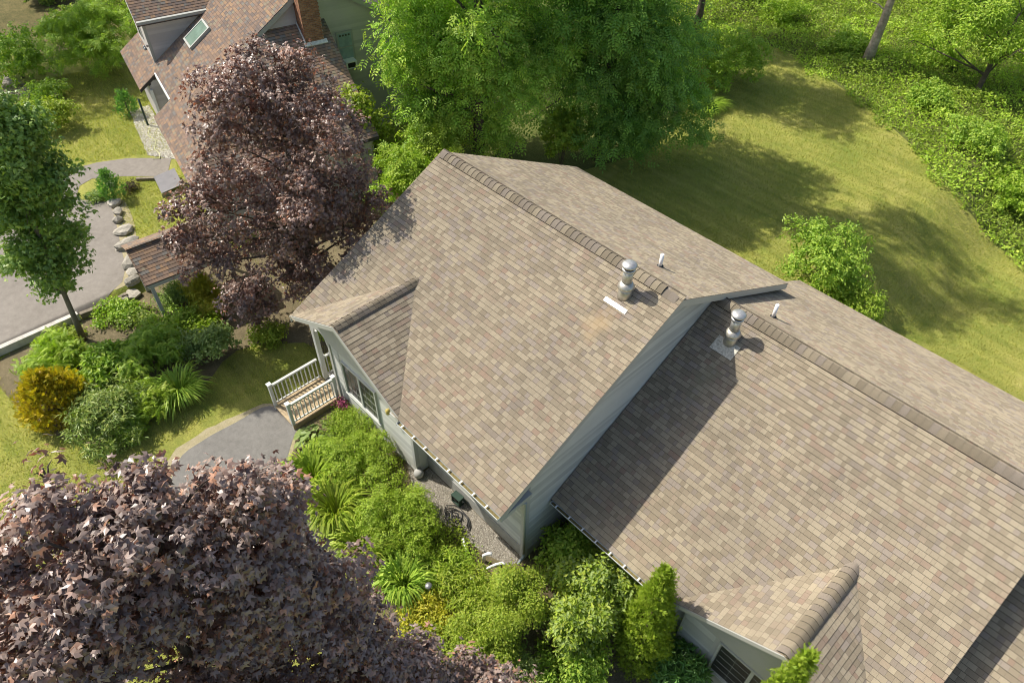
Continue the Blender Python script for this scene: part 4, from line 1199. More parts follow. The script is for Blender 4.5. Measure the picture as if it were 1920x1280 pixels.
def shrub(name, label, cat, x, y, r, h, n, T, size, pal, mat=None, seed=0, lobes=9, group=None, up=0.55, out=0.7, rnd=0.5, sq=None, clump=0.09, bark=True, z=None, per=12, shell=0.55, droop=0.2):
    """a rounded shrub: uneven lobes of leaves over a few stems"""
    rs = np.random.RandomState(seed + 100)
    gzv = float(gz(x)) if z is None else z
    t = thing(name, label, cat, (x, y, gzv), 0, group)
    bl = []
    for k in range(lobes):
        a = 2 * math.pi * (k + rs.rand() * 0.7) / max(1, lobes - 2)
        q = 0.55 * r * rs.uniform(0.75, 1.1) if k > 1 else 0.15 * r
        rb = r * rs.uniform(0.42, 0.58)
        zc = h * rs.uniform(0.38, 0.62) if k > 1 else h * 0.66
        rb2 = min(rb, h * 0.55)
        bl.append((q * math.cos(a), q * math.sin(a), min(zc, h - rb2 * 0.9), rb))
    sqv = sq if sq else min(1.15, max(0.45, h * 0.42 / (r * 0.5)))
    crown(rs, bl, n, T, size, pal, mat or M_LEAF, t, 'foliage', shell, clump, per, up, out, rnd, droop, sqv, zmin=0.02, lobe=5 if r > 0.6 else 0)
    if bark:
        m = MB()
        for k in range(5):
            a = rs.rand() * 6.28
            b = bl[rs.randint(len(bl))]
            m.tube([(0.06 * math.cos(a), 0.06 * math.sin(a), -0.05), (b[0] * 0.4, b[1] * 0.4, h * 0.3), (b[0], b[1], b[2])], [0.022, 0.016, 0.008], 5)
        m.obj('stems', M_BARK, t, True)
    return t

def blades(name, label, cat, x, y, r, h, n, pal, seed, width=0.022, group=None, flowers=None):
    """clump of arching strap leaves"""
    rs = np.random.RandomState(seed + 300)
    t = thing(name, label, cat, (x, y, float(gz(x))), 0, group)
    a = rs.rand(n) * 6.283
    b0 = 0.30 * r * np.sqrt(rs.rand(n))
    base = np.stack([b0 * np.cos(a), b0 * np.sin(a), np.zeros(n)], 1)
    L = r * rs.uniform(0.55, 1.1, n)
    H = h * rs.uniform(0.6, 1.1, n)
    dirs = np.stack([np.cos(a + rs.normal(size=n) * 0.4), np.sin(a + rs.normal(size=n) * 0.4), np.zeros(n)], 1)
    sd = np.stack([-dirs[:, 1], dirs[:, 0], np.zeros(n)], 1) * width
    V, F = [], []
    prof = ((0, 0, 1.0), (0.30, 0.72, 1.0), (0.62, 0.98, 0.85), (0.88, 0.86, 0.5), (1.05, 0.60, 0.05))
    for (q, zz, w) in prof:
        c = base + dirs * (L * q)[:, None] + np.array([0, 0, 1.0]) * (H * zz)[:, None]
        V.append(c - sd * w)
        V.append(c + sd * w)
    V = np.stack(V, 1)
    k = len(prof) * 2
    tf = np.array([(2 * i, 2 * i + 1, 2 * i + 3, 2 * i + 2) for i in range(len(prof) - 1)])
    F = (tf[None] + (np.arange(n) * k)[:, None, None]).reshape(-1, 4)
    tt = np.repeat(tints(rs, n, pal, jit=0.2), len(tf), axis=0)
    add('leaves', mesh_np('leaves', V.reshape(-1, 3), F, M_LEAF, tt), t, kind='stuff')
    if flowers:
        for (fx, fy, fz, col) in flowers:
            m = MB()
            for q in range(6):
                A = q * math.pi / 3
                m.raw([(fx, fy, fz), (fx + 0.06 * math.cos(A - 0.3), fy + 0.06 * math.sin(A - 0.3), fz + 0.03), (fx + 0.11 * math.cos(A), fy + 0.11 * math.sin(A), fz + 0.02), (fx + 0.06 * math.cos(A + 0.3), fy + 0.06 * math.sin(A + 0.3), fz + 0.03)], [(0, 1, 2, 3)])
            add('flower', mesh_np('flower', np.array([tuple(p) for p in m.v]), np.array(m.f), M_PETAL, np.tile(col, (6, 1))), t)
    return t

def conifer(name, label, x, y, r, h, n, size, pal, seed, z=None, cat='evergreen', group=None, taper=0.9, round_top=0.25):
    """dense columnar or conical evergreen made of upright flat sprays"""
    rs = np.random.RandomState(seed + 500)
    t = thing(name, label, cat, (x, y, float(gz(x)) if z is None else z), 0, group)
    nc = n // 9
    zc = h * (rs.rand(nc) ** 0.8) * 0.99
    f = zc / h
    rad_ = r * np.where(f < 0.3, 0.82 + 0.18 * f / 0.3, np.maximum(0.03, (1 - ((f - 0.3) / 0.7) ** (1.0 + taper))))
    a = rs.rand(nc) * 6.283
    lump = 1 + 0.10 * np.sin(a * 5 + zc * 7 / max(h, 1) * 3) + 0.08 * rs.normal(size=nc)
    rr = rad_ * lump * (1 - 0.35 * rs.rand(nc) ** 2)
    cc = np.stack([rr * np.cos(a), rr * np.sin(a), zc], 1)
    ci = rs.randint(0, nc, n)
    P = cc[ci] + rs.normal(size=(n, 3)) * size * 0.55
    o = np.stack([np.cos(a), np.sin(a), np.zeros(nc)], 1)[ci]
    D = 0.55 * o + np.array([0, 0, 0.9]) + 0.35 * rs.normal(size=(n, 3))
    N = np.cross(o, np.array([0, 0, 1.0])) * rs.choice([-1, 1], n)[:, None] * 0.6 + 0.7 * o + 0.5 * rs.normal(size=(n, 3))
    V, F = place(T_FAN, P, N, D, size * rs.uniform(0.7, 1.3, n))
    tt = np.repeat(tints(rs, n, pal, ci, nc, 0.15, 0.12), len(T_FAN[1]), axis=0)
    add('foliage', mesh_np('foliage', V, F, M_LEAF, tt), t, kind='stuff')
    MB().tube([(0, 0, -0.1), (0, 0, h * 0.6)], [0.06, 0.03], 8).obj('trunk', M_BARK, t, True)
    return t

# ------------------------------------------------------------------ trees
# purple-leaved maple between the two houses
rs = np.random.RandomState(41)
tm = thing('purple_maple_tree', 'tall purple leaved maple standing between the porch gable and the brown roofed house', 'tree', (-3.7, -3.5, 0))
PM = [(-4.1, -4.0, 8.75, 1.25), (-3.59, -2.97, 8.0, 1.5), (-4.3, -4.5, 6.9, 1.45), (-3.38, -2.56, 6.28, 1.65), (-4.48, -5.6, 4.94, 1.35), (-4.06, -4.12, 4.2, 1.9),
      (-3.0, -2.2, 4.76, 1.4), (-4.3, -5.7, 2.3, 1.35), (-3.7, -3.9, 2.2, 1.3), (-4.56, -6.2, 5.5, 0.75), (-5.6, -2.9, 4.9, 1.6), (-5.4, -3.3, 2.9, 1.5), (-3.9, -3.4, 9.4, 0.7),
      (-2.6, -1.9, 3.3, 1.1), (-4.7, -5.0, 7.6, 0.7), (-4.9, -6.3, 3.9, 0.8), (-4.7, -7.0, 4.3, 0.6), (-2.5, -1.2, 3.7, 0.95), (-4.3, -5.8, 1.3, 0.8), (-4.4, -5.0, 8.9, 0.65), (-3.3, -2.6, 8.9, 0.6), (-3.1, -1.8, 7.2, 0.8), (-2.8, -2.7, 9.3, 0.8), (-2.5, -3.0, 7.9, 0.8), (-2.5, -3.9, 6.6, 0.7), (-1.35, -2.9, 8.1, 0.75), (-1.15, -3.7, 7.0, 0.7), (-1.2, -4.6, 6.1, 0.55), (-4.6, -6.9, 5.3, 0.5), (-4.9, -7.1, 3.3, 0.5)]
PMl = [(a + 3.7, b + 3.5, c, r) for a, b, c, r in PM]
crown(rs, PMl, 40000, T_MAPLE_LO, 0.145, PAL_PURPLE, M_PURPLE, tm, shell=0.7, clump=0.13, per=12, up=0.6, out=0.55, rnd=0.36, droop=0.35, jit=0.35, cjit=0.25, lobe=9)
limb_tree(rs, tm, (0, 0, -0.1), (-0.1, 0.3, 8.6), 0.17, PMl, M_BARK)

# purple-leaved maple in the foreground
rs = np.random.RandomState(42)
tf_ = thing('purple_maple_tree', 'large purple leaved maple crown filling the bottom left corner', 'tree', (9.2, -13.0, 0))
PF = [(9.23, -12.1, 9.75, 1.15), (9.22, -13.17, 10.2, 1.15), (9.45, -11.3, 8.75, 1.05), (9.19, -12.78, 7.9, 1.7), (9.57, -11.1, 6.9, 1.2), (9.4, -13.95, 9.6, 1.2), (9.62, -11.0, 4.4, 1.1),
      (9.19, -12.4, 5.5, 1.75), (11.0, -9.75, 2.6, 0.72), (11.75, -8.75, 2.3, 0.62), (9.2, -12.15, 11.05, 0.3), (9.49, -11.24, 10.3, 0.5), (9.0, -14.4, 8.4, 1.5), (9.2, -14.6, 6.0, 1.7),
      (10.6, -13.4, 5.6, 1.6), (8.0, -13.4, 7.0, 1.4), (10.4, -14.2, 7.6, 1.2), (10.3, -10.5, 3.4, 0.9), (8.3, -12.0, 5.6, 1.3), (8.75, -13.0, 11.0, 0.55), (8.9, -12.4, 10.7, 0.55), (9.4, -11.6, 9.7, 0.95), (9.5, -11.2, 7.8, 1.0), (9.35, -11.7, 8.8, 1.1), (9.6, -10.7, 5.6, 0.9), (8.9, -11.9, 11.0, 0.24), (8.6, -12.9, 11.6, 0.22), (9.5, -10.7, 9.6, 0.3), (9.0, -13.9, 11.0, 0.3), (9.75, -10.2, 7.2, 0.35), (9.3, -11.5, 10.75, 0.22), (9.2, -13.4, 11.45, 0.2), (10.1, -10.7, 4.7, 1.0), (10.7, -10.1, 3.7, 0.85), (11.5, -9.0, 2.9, 0.7), (12.1, -8.4, 2.4, 0.55)]
PFl = [(a - 9.2, b + 13.0, c, r) for a, b, c, r in PF]
crown(rs, PFl, 64000, T_MAPLE_LO, 0.135, [(c[0] * 1.12, c[1] * 1.2, c[2] * 1.24) for c in PAL_PURPLE], M_PURPLE, tf_, shell=0.7, clump=0.10, per=9, up=0.6, out=0.55, rnd=0.36, droop=0.3, jit=0.35, cjit=0.25, lobe=10, szvar=0.4)
limb_tree(rs, tf_, (0, 0, -0.3), (0.0, 0.2, 9.4), 0.19, PFl, M_BARK)

# young columnar maple beside the driveway
rs = np.random.RandomState(43)
tc_ = thing('columnar_maple_tree', 'dark green columnar maple with bare slim trunk beside the driveway kerb', 'tree', (-7.9, -10.75, 0))
PC = [(-8.05, -10.72, 2.3, 0.5), (-8.10, -10.72, 2.85, 0.8), (-8.12, -10.5, 3.7, 1.2), (-8.1, -10.25, 4.7, 1.45), (-8.08, -10.1, 5.9, 1.6), (-8.05, -10.0, 7.0, 1.5), (-8.04, -9.95, 8.0, 1.2), (-8.03, -9.9, 8.9, 0.8),
      (-8.7, -10.7, 5.2, 0.8), (-7.5, -9.5, 5.0, 0.85), (-7.6, -9.3, 6.2, 0.8), (-8.9, -10.3, 6.6, 0.8)]
PCl = [(a + 7.9, b + 10.75, c, r * 0.96) for a, b, c, r in PC]
crown(rs, PCl, 20000, T_MAPLE_LO, 0.165, PAL_COL, M_LEAF_GLOSS, tc_, shell=0.5, clump=0.15, per=14, up=0.35, out=0.75, rnd=0.45, droop=0.5, lobe=9)
limb_tree(rs, tc_, (0, 0, -0.05), (-0.1, 0.8, 8.4), 0.10, PCl, M_TRUNK_YOUNG, lean=0.05)

# tall ash-like trees behind the house
def big_tree(name, label, base, top_z, blobs, n, size, pal, seed, r0=0.28, T=T_SPRAY, mat=None, clump=0.38, per=12, bark=None, droop=0.6):
    rs = np.random.RandomState(seed)
    t = thing(name, label, 'tree', (base[0], base[1], float(gz(base[0]))), 0)
    bl = [(b[0] - base[0], b[1] - base[1], b[2], b[3]) for b in blobs]
    crown(rs, bl, n, T, size, pal, mat or M_LEAF, t, shell=0.5, clump=clump, per=per, up=0.6, out=0.45, rnd=0.4, droop=droop, jit=0.25, cjit=0.18, lobe=7)
    limb_tree(rs, t, (0, 0, -0.2), (0.2, 0.1, top_z), r0, bl, bark or M_BARK)
    return t
big_tree('ash_tree', 'big leafy green tree behind the ridge, nearer the brown roofed house', (-6.8, 7.4), 13.5,
         [(-8.0, 6.0, 6.4, 1.7), (-7.3, 6.9, 5.9, 2.2), (-7.9, 5.9, 3.9, 1.7), (-6.7, 7.5, 3.6, 2.5), (-5.5, 8.8, 5.0, 2.0), (-8.2, 6.2, 9.0, 2.0), (-7.0, 7.4, 9.2, 3.0), (-6.3, 8.6, 12.2, 1.9),
          (-4.8, 6.6, 7.4, 1.8), (-8.6, 8.6, 7.0, 2.4), (-6.2, 6.0, 11.5, 1.5), (-4.6, 8.8, 10.0, 1.6), (-7.6, 7.6, 14.2, 1.4), (-8.2, 4.9, 2.6, 1.2), (-8.5, 4.9, 4.6, 1.0), (-7.6, 5.0, 1.6, 1.0)], 16500, 0.46, PAL_ASH, 51)
big_tree('ash_tree', 'big dark green tree behind the ridge on the lawn side', (-3.6, 12.3), 15.0,
         [(-5.1, 11.0, 5.9, 2.4), (-3.3, 12.6, 5.1, 2.5), (-3.6, 12.3, 2.6, 2.1), (-5.3, 10.8, 2.9, 2.1), (-2.2, 13.4, 3.0, 1.7), (-2.8, 13.0, 6.8, 2.1), (-4.6, 11.5, 8.9, 3.0), (-2.5, 13.0, 1.3, 1.0),
          (-1.6, 12.6, 9.6, 1.6), (-3.4, 11.2, 12.4, 1.8), (-5.0, 13.8, 11.0, 1.9), (-0.8, 11.0, 12.8, 1.5), (-3.0, 12.9, 16.0, 1.6), (-1.2, 10.0, 15.0, 1.3), (0.2, 12.4, 15.6, 1.2), (-5.0, 14.0, 6.6, 2.3), (-1.3, 14.0, 4.6, 1.6), (-0.9, 14.6, 2.6, 1.2)], 18500, 0.46, PAL_ASH_D, 52)
big_tree('ash_tree', 'tall tree at the far left end of the back lawn, partly hidden by nearer crowns', (-11.2, 20.6), 14.5,
         [(-11.0, 20.4, 9.0, 2.8), (-9.0, 21.5, 11.0, 2.6), (-12.8, 19.4, 10.6, 2.6), (-10.6, 20.6, 13.6, 2.8), (-8.0, 21.0, 8.2, 2.0), (-10.8, 18.6, 7.0, 2.2), (-12.6, 21.8, 7.4, 2.4), (-9.6, 19.4, 4.6, 2.0), (-7.6, 22.4, 13.0, 1.8)], 6500, 0.55, PAL_ASH_D, 53)
big_tree('oak_tree', 'dark trunked tree at the upper end of the lawn', (-9.1, 27.6), 13.0,
         [(-9.4, 27.4, 9.5, 2.8), (-7.2, 28.6, 10.6, 2.4), (-11.4, 26.6, 9.8, 2.6), (-9.0, 28.0, 13.0, 2.4), (-10.6, 29.4, 7.4, 2.2)], 3500, 0.5, PAL_MID, 54, r0=0.24)
# pale-barked half dead tree and crab apple by the meadow edge
dt = big_tree('dead_limbed_tree', 'pale barked tree with broken dead limbs at the meadow edge', (0.2, 31.9), 9.0,
              [(1.6, 33.0, 8.6, 1.6), (-0.6, 33.4, 9.2, 1.8), (2.6, 32.4, 6.8, 1.0)], 2600, 0.32, PAL_GREYG, 55, r0=0.30, T=T_OVAL, bark=M_BARK_PALE)
m = MB()
rs = np.random.RandomState(8)
for (z0, az, el, ln, rr) in ((2.9, 170, 12, 1.3, 0.05), (3.6, 40, 25, 1.6, 0.06), (4.2, 200, 50, 2.2, 0.07), (4.6, 20, 40, 2.4, 0.08), (3.9, 300, 10, 1.0, 0.04), (5.2, 120, 55, 2.0, 0.06)):
    p = Vector((0.1, 0.05, z0))
    d = Vector((math.cos(rad(az)) * math.cos(rad(el)), math.sin(rad(az)) * math.cos(rad(el)), math.sin(rad(el))))
    m.tube([p, p + d * ln * 0.5 + Vector((0, 0, 0.1)), p + d * ln], [rr, rr * 0.7, rr * 0.25], 6)
m.obj('dead_limbs', M_BARK_PALE, dt, True)
big_tree('crab_apple_tree', 'spreading grey green small tree with twisted limbs in the meadow', (6.2, 32.8), 4.4,
         [(3.6, 32.3, 2.5, 1.35), (5.1, 32.6, 3.3, 1.7), (7.0, 33.0, 2.5, 1.5), (2.3, 31.9, 2.0, 0.8), (4.4, 32.6, 4.6, 1.7), (3.0, 32.2, 4.0, 1.2), (7.6, 31.4, 3.4, 1.4), (6.2, 34.2, 4.4, 1.8), (8.6, 33.6, 4.0, 1.6)],
         17000, 0.16, PAL_FERN, 56, r0=0.17, T=T_OVAL, clump=0.26, per=40)
for i, (x, y, hz, sc, lab) in enumerate(((12.5, 41.0, 5.5, 2.6, 'green tree at the right edge of the meadow beyond the crab apple'), (-1.5, 44.0, 6.5, 3.0, 'shadowy tree beyond the meadow straight behind the dead limbed tree'),
                                         (5.5, 46.5, 6.0, 3.0, 'shadowy tree beyond the meadow behind the crab apple'), (-16.0, 34.0, 7.0, 3.2, 'shadowy tree deep behind the dark trunked tree'))):
    big_tree('woodland_tree', lab, (x, y), hz + 2, [(x, y, hz, sc), (x - 1.6, y + 0.8, hz - 1.6, sc * 0.7), (x + 1.7, y - 0.6, hz - 1.2, sc * 0.7), (x + 0.4, y + 0.5, hz + 2.2, sc * 0.8)], 2600, 0.55, PAL_MID if i % 2 else PAL_ASH, 60 + i, r0=0.2)

big_tree('woodland_tree', 'tree beyond the top left corner shading the neighbour yard', (-36.5, -6.5), 12.0, [(-36.5, -6.5, 9.5, 2.6), (-35, -5, 11.0, 2.2), (-37.5, -4.5, 10.5, 2.4), (-35.5, -7.5, 12.5, 2.0)], 2600, 0.5, PAL_MID, 68, r0=0.2)

# sapling and shrubs between the houses
big_tree('maple_sapling', 'light green maple sapling in front of the brown side roof', (-9.6, 3.2), 3.8, [(-9.7, 3.1, 3.7, 0.7), (-9.5, 3.4, 2.9, 0.85), (-9.9, 2.7, 2.4, 0.7), (-9.1, 3.6, 1.9, 0.8), (-9.3, 2.9, 1.4, 0.7), (-10.0, 3.4, 3.2, 0.6)],
         3000, 0.20, PAL_LIME, 71, r0=0.05, T=T_MAPLE_LO, clump=0.16, per=12)
shrub('sumac_shrub', 'feathery yellow green shrub hard against the far corner of the ridge', 'shrub', -6.9, 4.7, 1.6, 3.9, 3000, T_SPRAY, 0.42, PAL_BRIGHT, seed=1)
shrub('sumac_shrub', 'feathery bright shrub just left of the far roof peak', 'shrub', -6.2, 2.5, 1.4, 3.3, 2500, T_SPRAY, 0.40, PAL_FERN, seed=2)
shrub('box_elder_shrub', 'vivid green rounded shrub peeping over the rear eave', 'shrub', -4.1, 10.2, 1.2, 3.4, 3000, T_MAPLE_LO, 0.19, PAL_BRIGHT, seed=3)
shrub('tall_shrub', 'dark green shrub between purple tree and roof edge', 'shrub', -2.6, -0.6, 1.2, 3.2, 4500, T_OVAL, 0.12, PAL_MID, seed=4)
shrub('tall_shrub', 'yellow green shrub behind the purple tree near the roof edge', 'shrub', -4.4, 1.2, 1.1, 2.4, 3500, T_OVAL, 0.12, PAL_BRIGHT, seed=5)
shrub('low_shrub', 'bright leafy shrub under the porch gable corner', 'shrub', -1.9, -3.9, 0.8, 1.3, 2600, T_OVAL, 0.10, PAL_BRIGHT, seed=6)
shrub('low_shrub', 'light green shrub at the foot of the purple tree', 'shrub', -3.3, -5.9, 0.75, 0.7, 2200, T_OVAL, 0.10, PAL_LIME, seed=7)
# island bed on the left
conifer('golden_cypress', 'golden orange cypress at the left end of the shrub bed', -5.05, -12.6, 0.92, 1.75, 5200, 0.17, PAL_GOLD, 1, cat='shrub', taper=0.8)
shrub('rhododendron', 'olive rhododendron next to the golden cypress', 'shrub', -3.45, -11.6, 1.5, 1.35, 8500, T_NARROW, 0.17, PAL_RHODO, M_LEAF_GLOSS, seed=11)
shrub('spirea', 'light green feathery shrub behind the golden cypress', 'shrub', -7.3, -11.7, 1.1, 0.95, 2400, T_FERN, 0.30, PAL_FERN, seed=12)
shrub('hydrangea', 'dark round leaved shrub in the middle of the shrub bed', 'shrub', -5.4, -10.65, 0.85, 1.3, 2600, T_OVAL, 0.17, PAL_MID, seed=13)
shrub('elder_shrub', 'large dark green feathery shrub near the tree trunk', 'shrub', -5.1, -9.2, 1.3, 1.4, 2600, T_FERN, 0.28, PAL_MID, seed=14)
shrub('fern_clump', 'dark fern clump in front of the rhododendron', 'plant', -3.2, -10.2, 0.85, 1.0, 1500, T_FERN, 0.32, PAL_BRIGHT, seed=15)
shrub('fern_clump', 'low fern clump between rhododendron and the lawn edge', 'plant', -2.75, -11.2, 0.7, 0.6, 1100, T_FERN, 0.30, PAL_MID, seed=16)
blades('daylily_clump', 'dark green strap leaved clump at the lawn edge of the shrub bed', 'plant', -3.0, -9.35, 0.85, 0.75, 420, PAL_MID, 1)
shrub('dogwood_shrub', 'variegated light green shrub facing the lawn', 'shrub', -3.95, -7.75, 0.95, 1.25, 3800, T_OVAL, 0.12, PAL_GREYG, seed=17)
shrub('dogwood_shrub', 'light green shrub behind the dark feathery one', 'shrub', -5.8, -8.2, 0.95, 0.95, 3400, T_OVAL, 0.12, PAL_MID, seed=18)
shrub('goldthread_shrub', 'yellow threadleaf shrub beside the small shingled gate roof', 'shrub', -6.75, -6.55, 0.65, 1.5, 3000, T_FERN, 0.20, PAL_YELLOW, seed=19)
shrub('goldthread_shrub', 'smaller yellow threadleaf shrub below the purple foliage', 'shrub', -5.85, -6.85, 0.55, 0.9, 2000, T_FERN, 0.20, PAL_YELLOW, seed=20)
shrub('weeping_shrub', 'drooping grey green shrub under the gate roof', 'shrub', -7.3, -7.5, 0.7, 0.9, 2400, T_NARROW, 0.16, PAL_GREYG, seed=21, droop=1.2)
shrub('lush_shrub', 'vivid green shrub in front of the yellow threadleaf', 'shrub', -5.55, -7.5, 0.95, 0.9, 3200, T_OVAL, 0.13, PAL_BRIGHT, seed=22)
shrub('ivy_patch', 'low creeping ivy at the driveway kerb', 'ground cover', -8.3, -9.3, 0.95, 0.35, 2200, T_OVAL, 0.12, PAL_MID, seed=23, bark=False)
shrub('ivy_patch', 'low yellowish creeper left of the slim trunk', 'ground cover', -8.25, -11.2, 0.7, 0.4, 1600, T_OVAL, 0.11, PAL_LIME, seed=24, bark=False)
shrub('weed_patch', 'sparse weeds near the gate post', 'ground cover', -7.6, -8.9, 0.7, 0.35, 900, T_OVAL, 0.12, PAL_RHODO, seed=25, bark=False)
shrub('low_shrub', 'grassy pale shrub between the cypress and rhododendron', 'shrub', -5.3, -11.7, 0.75, 0.7, 1600, T_NARROW, 0.20, PAL_LIME, seed=26)
# front bed
def hosta(name, label, x, y, r, seed, n=70, pal=PAL_GREYG):
    rs = np.random.RandomState(seed + 700)
    t = thing(name, label, 'plant', (x, y, float(gz(x))), 0)
    T = tmpl([(0, 0, 0), (0.35, 0.30, 0.07), (0.35, 0, 0.0), (0.35, -0.30, 0.07), (0.75, 0.24, 0.0), (0.75, 0, -0.06), (0.75, -0.24, 0.0), (1.05, 0, -0.22)],
             [(0, 2, 1), (0, 3, 2), (1, 2, 5), (1, 5, 4), (2, 3, 6), (2, 6, 5), (4, 5, 7), (5, 6, 7)])
    for k in range(n):
        a = rs.rand() * 6.28
        q = r * math.sqrt(rs.rand()) * 0.8
        zz = 0.42 * (1 - 0.7 * (q / r) ** 2) + rs.uniform(-0.04, 0.04)
        D = np.array([[math.cos(a), math.sin(a), 0.25 - 0.5 * q / r]])
        N = np.array([[0.5 * math.cos(a) + rs.normal() * 0.15, 0.5 * math.sin(a) + rs.normal() * 0.15, 1.0]])
        V, F = place(T, np.array([[q * math.cos(a), q * math.sin(a), zz]]), N, D, np.array([rs.uniform(0.22, 0.34)]))
        add('leaf', mesh_np('leaf', V, F, M_LEAF, np.tile(tints(rs, 1, pal), (8, 1))), t)
    return t
hosta('hosta', 'variegated hosta beside the stoop railing', 1.75, -7.0, 0.75, 1)
shrub('euonymus_shrub', 'large bright green shrub below the porch window', 'shrub', 3.5, -6.85, 1.4, 1.3, 24000, T_OVAL, 0.062, PAL_BRIGHT, seed=31, lobes=12, up=0.4, out=0.95, rnd=0.35, clump=0.05, shell=0.72)
shrub('euonymus_shrub', 'loose light green shrub between porch window and stoop', 'shrub', 2.1, -6.05, 0.85, 0.6, 7000, T_OVAL, 0.06, PAL_BRIGHT, seed=32)
shrub('ferny_tuft', 'fine light green mound next to the hosta', 'plant', 2.55, -7.25, 0.55, 0.8, 2600, T_FERN, 0.12, PAL_FERN, seed=33)
blades('daylily_clump', 'bright daylily clump touching the walkway', 'plant', 3.0, -8.0, 0.85, 0.85, 520, PAL_BRIGHT, 2)
blades('daylily_clump', 'largest daylily clump with a red flower', 'plant', 4.45, -8.15, 0.9, 0.95, 620, PAL_LIME, 3, flowers=[(0.55, 0.15, 0.55, (0.45, 0.02, 0.02))])
blades('daylily_clump', 'daylily clump next to the purple foliage with an orange flower', 'plant', 6.0, -8.25, 0.85, 0.9, 520, PAL_LIME, 4, flowers=[(-0.1, 0.75, 0.6, (0.6, 0.12, 0.02))])
blades('daylily_clump', 'darker daylily clump beyond the round boxwood', 'plant', 7.55, -8.05, 0.75, 0.8, 380, PAL_MID, 5)
shrub('boxwood', 'round dense boxwood in the middle of the front bed', 'shrub', 6.15, -7.1, 1.35, 1.5, 26000, T_OVAL, 0.058, PAL_BRIGHT, seed=34, lobes=13, up=0.4, out=0.95, rnd=0.35, clump=0.05, shell=0.72)
shrub('phlox_plant', 'leafy green perennial between daylilies', 'plant', 6.95, -8.2, 0.75, 0.65, 2400, T_NARROW, 0.15, PAL_BRIGHT, seed=35)
shrub('phlox_plant', 'leafy green perennial just right of the boxwood', 'plant', 8.0, -7.15, 0.75, 0.8, 2600, T_NARROW, 0.15, PAL_BRIGHT, seed=36)
shrub('phlox_plant', 'bright upright perennial next to the solar light', 'plant', 9.0, -7.0, 0.8, 0.9, 2800, T_NARROW, 0.15, PAL_LIME, seed=37)
shrub('barberry_shrub', 'yellow green shrub in front of the house corner', 'shrub', 10.1, -6.4, 1.1, 2.3, 16000, T_OVAL, 0.07, PAL_LIME, seed=38)
shrub('yellow_spirea', 'yellowish low shrub near the purple tree', 'shrub', 8.55, -8.2, 0.85, 0.6, 4200, T_OVAL, 0.085, PAL_YELLOW, seed=39)
shrub('euonymus_shrub', 'green and yellow shrub at the bottom centre', 'shrub', 10.1, -7.6, 1.05, 1.5, 12000, T_OVAL, 0.07, PAL_LIME, seed=40)
shrub('yellow_spirea', 'yellow green low shrub at the bottom edge of the bed', 'shrub', 9.3, -8.7, 0.8, 0.6, 4200, T_OVAL, 0.085, PAL_LIME, seed=41)
shrub('rhododendron', 'low rhododendron with reddish tips at the bottom edge', 'shrub', 11.0, -7.6, 0.95, 1.35, 4600, T_NARROW, 0.14, PAL_RHODO, M_LEAF_GLOSS, seed=42)
shrub('hydrangea_tree', 'big light green shrub against the lower gutter', 'shrub', 11.35, -4.9, 1.55, 3.4, 19000, T_OVAL, 0.115, PAL_GREYG[1:] + PAL_BRIGHT[1:2] + PAL_LIME[1:], seed=43, lobes=13)
shrub('tall_shrub', 'dark green shaded shrub in the corner between the two houses', 'shrub', 9.95, -4.1, 0.95, 1.7, 3800, T_OVAL, 0.13, PAL_MID, seed=44)
shrub('rhododendron', 'dark glossy rhododendron beside the lower window', 'shrub', 14.1, -4.1, 0.85, 1.75, 3600, T_NARROW, 0.20, PAL_DARK, M_LEAF_GLOSS, seed=45)
shrub('low_shrub', 'dark low shrub under the light green one at the bottom edge', 'shrub', 12.1, -6.2, 1.1, 2.0, 6500, T_OVAL, 0.11, PAL_MID, seed=46)
conifer('arborvitae', 'upright bright arborvitae in front of the lower roof', 12.92, -4.42, 0.66, 5.3, 12000, 0.115, PAL_LIME[:2] + PAL_BRIGHT[:1], 2, taper=0.35)
conifer('arborvitae', 'arborvitae tip at the bottom edge by the lower gable', 16.1, -4.45, 0.50, 6.6, 7000, 0.115, PAL_LIME[:2] + PAL_BRIGHT[:1], 3, taper=0.3)
shrub('weed_patch', 'yellow green ground plants along the gravel near the bay corner', 'ground cover', 5.2, -6.45, 0.6, 0.3, 1300, T_OVAL, 0.08, PAL_LIME, seed=47, bark=False)
shrub('weed_patch', 'pale ground plants in front of the hose', 'ground cover', 7.3, -6.35, 0.6, 0.35, 1300, T_OVAL, 0.08, PAL_LIME, seed=48, bark=False)
shrub('weed_patch', 'weeds beside the white drain pipe', 'ground cover', 8.05, -6.5, 0.5, 0.4, 1200, T_OVAL, 0.08, PAL_FERN, seed=49, bark=False)
shrub('weed_patch', 'sparse weeds at the bay wall foot', 'ground cover', 4.2, -5.9, 0.35, 0.25, 500, T_OVAL, 0.07, PAL_LIME, seed=50, bark=False)
# back lawn and neighbour's yard
shrub('lilac_shrub', 'rounded dark green shrub behind the lower rear eave', 'shrub', 8.6, 11.7, 1.9, 2.5, 9500, T_OVAL, 0.13, PAL_MID, seed=51, lobes=11)
shrub('vine_shrub', 'lighter vine covered shrub spilling towards the lawn behind the lower eave', 'shrub', 10.2, 10.9, 1.35, 1.7, 5000, T_OVAL, 0.12, PAL_BRIGHT, seed=151)
shrub('honeysuckle_thicket', 'dense thicket at the left end of the back lawn', 'shrub', -4.3, 22.9, 3.0, 3.2, 13000, T_OVAL, 0.15, PAL_MID, seed=52, lobes=14)
blades('tall_grass_clump', 'tuft of tall grass below the thicket', 'plant', -2.9, 20.2, 1.0, 0.55, 1200, PAL_FERN, 6, width=0.009)
shrub('spruce_bush', 'large light green bush beside the brown roofed house', 'shrub', -28.2, -1.6, 2.8, 3.6, 5000, T_SPRAY, 0.34, PAL_MID, seed=53, lobes=13)
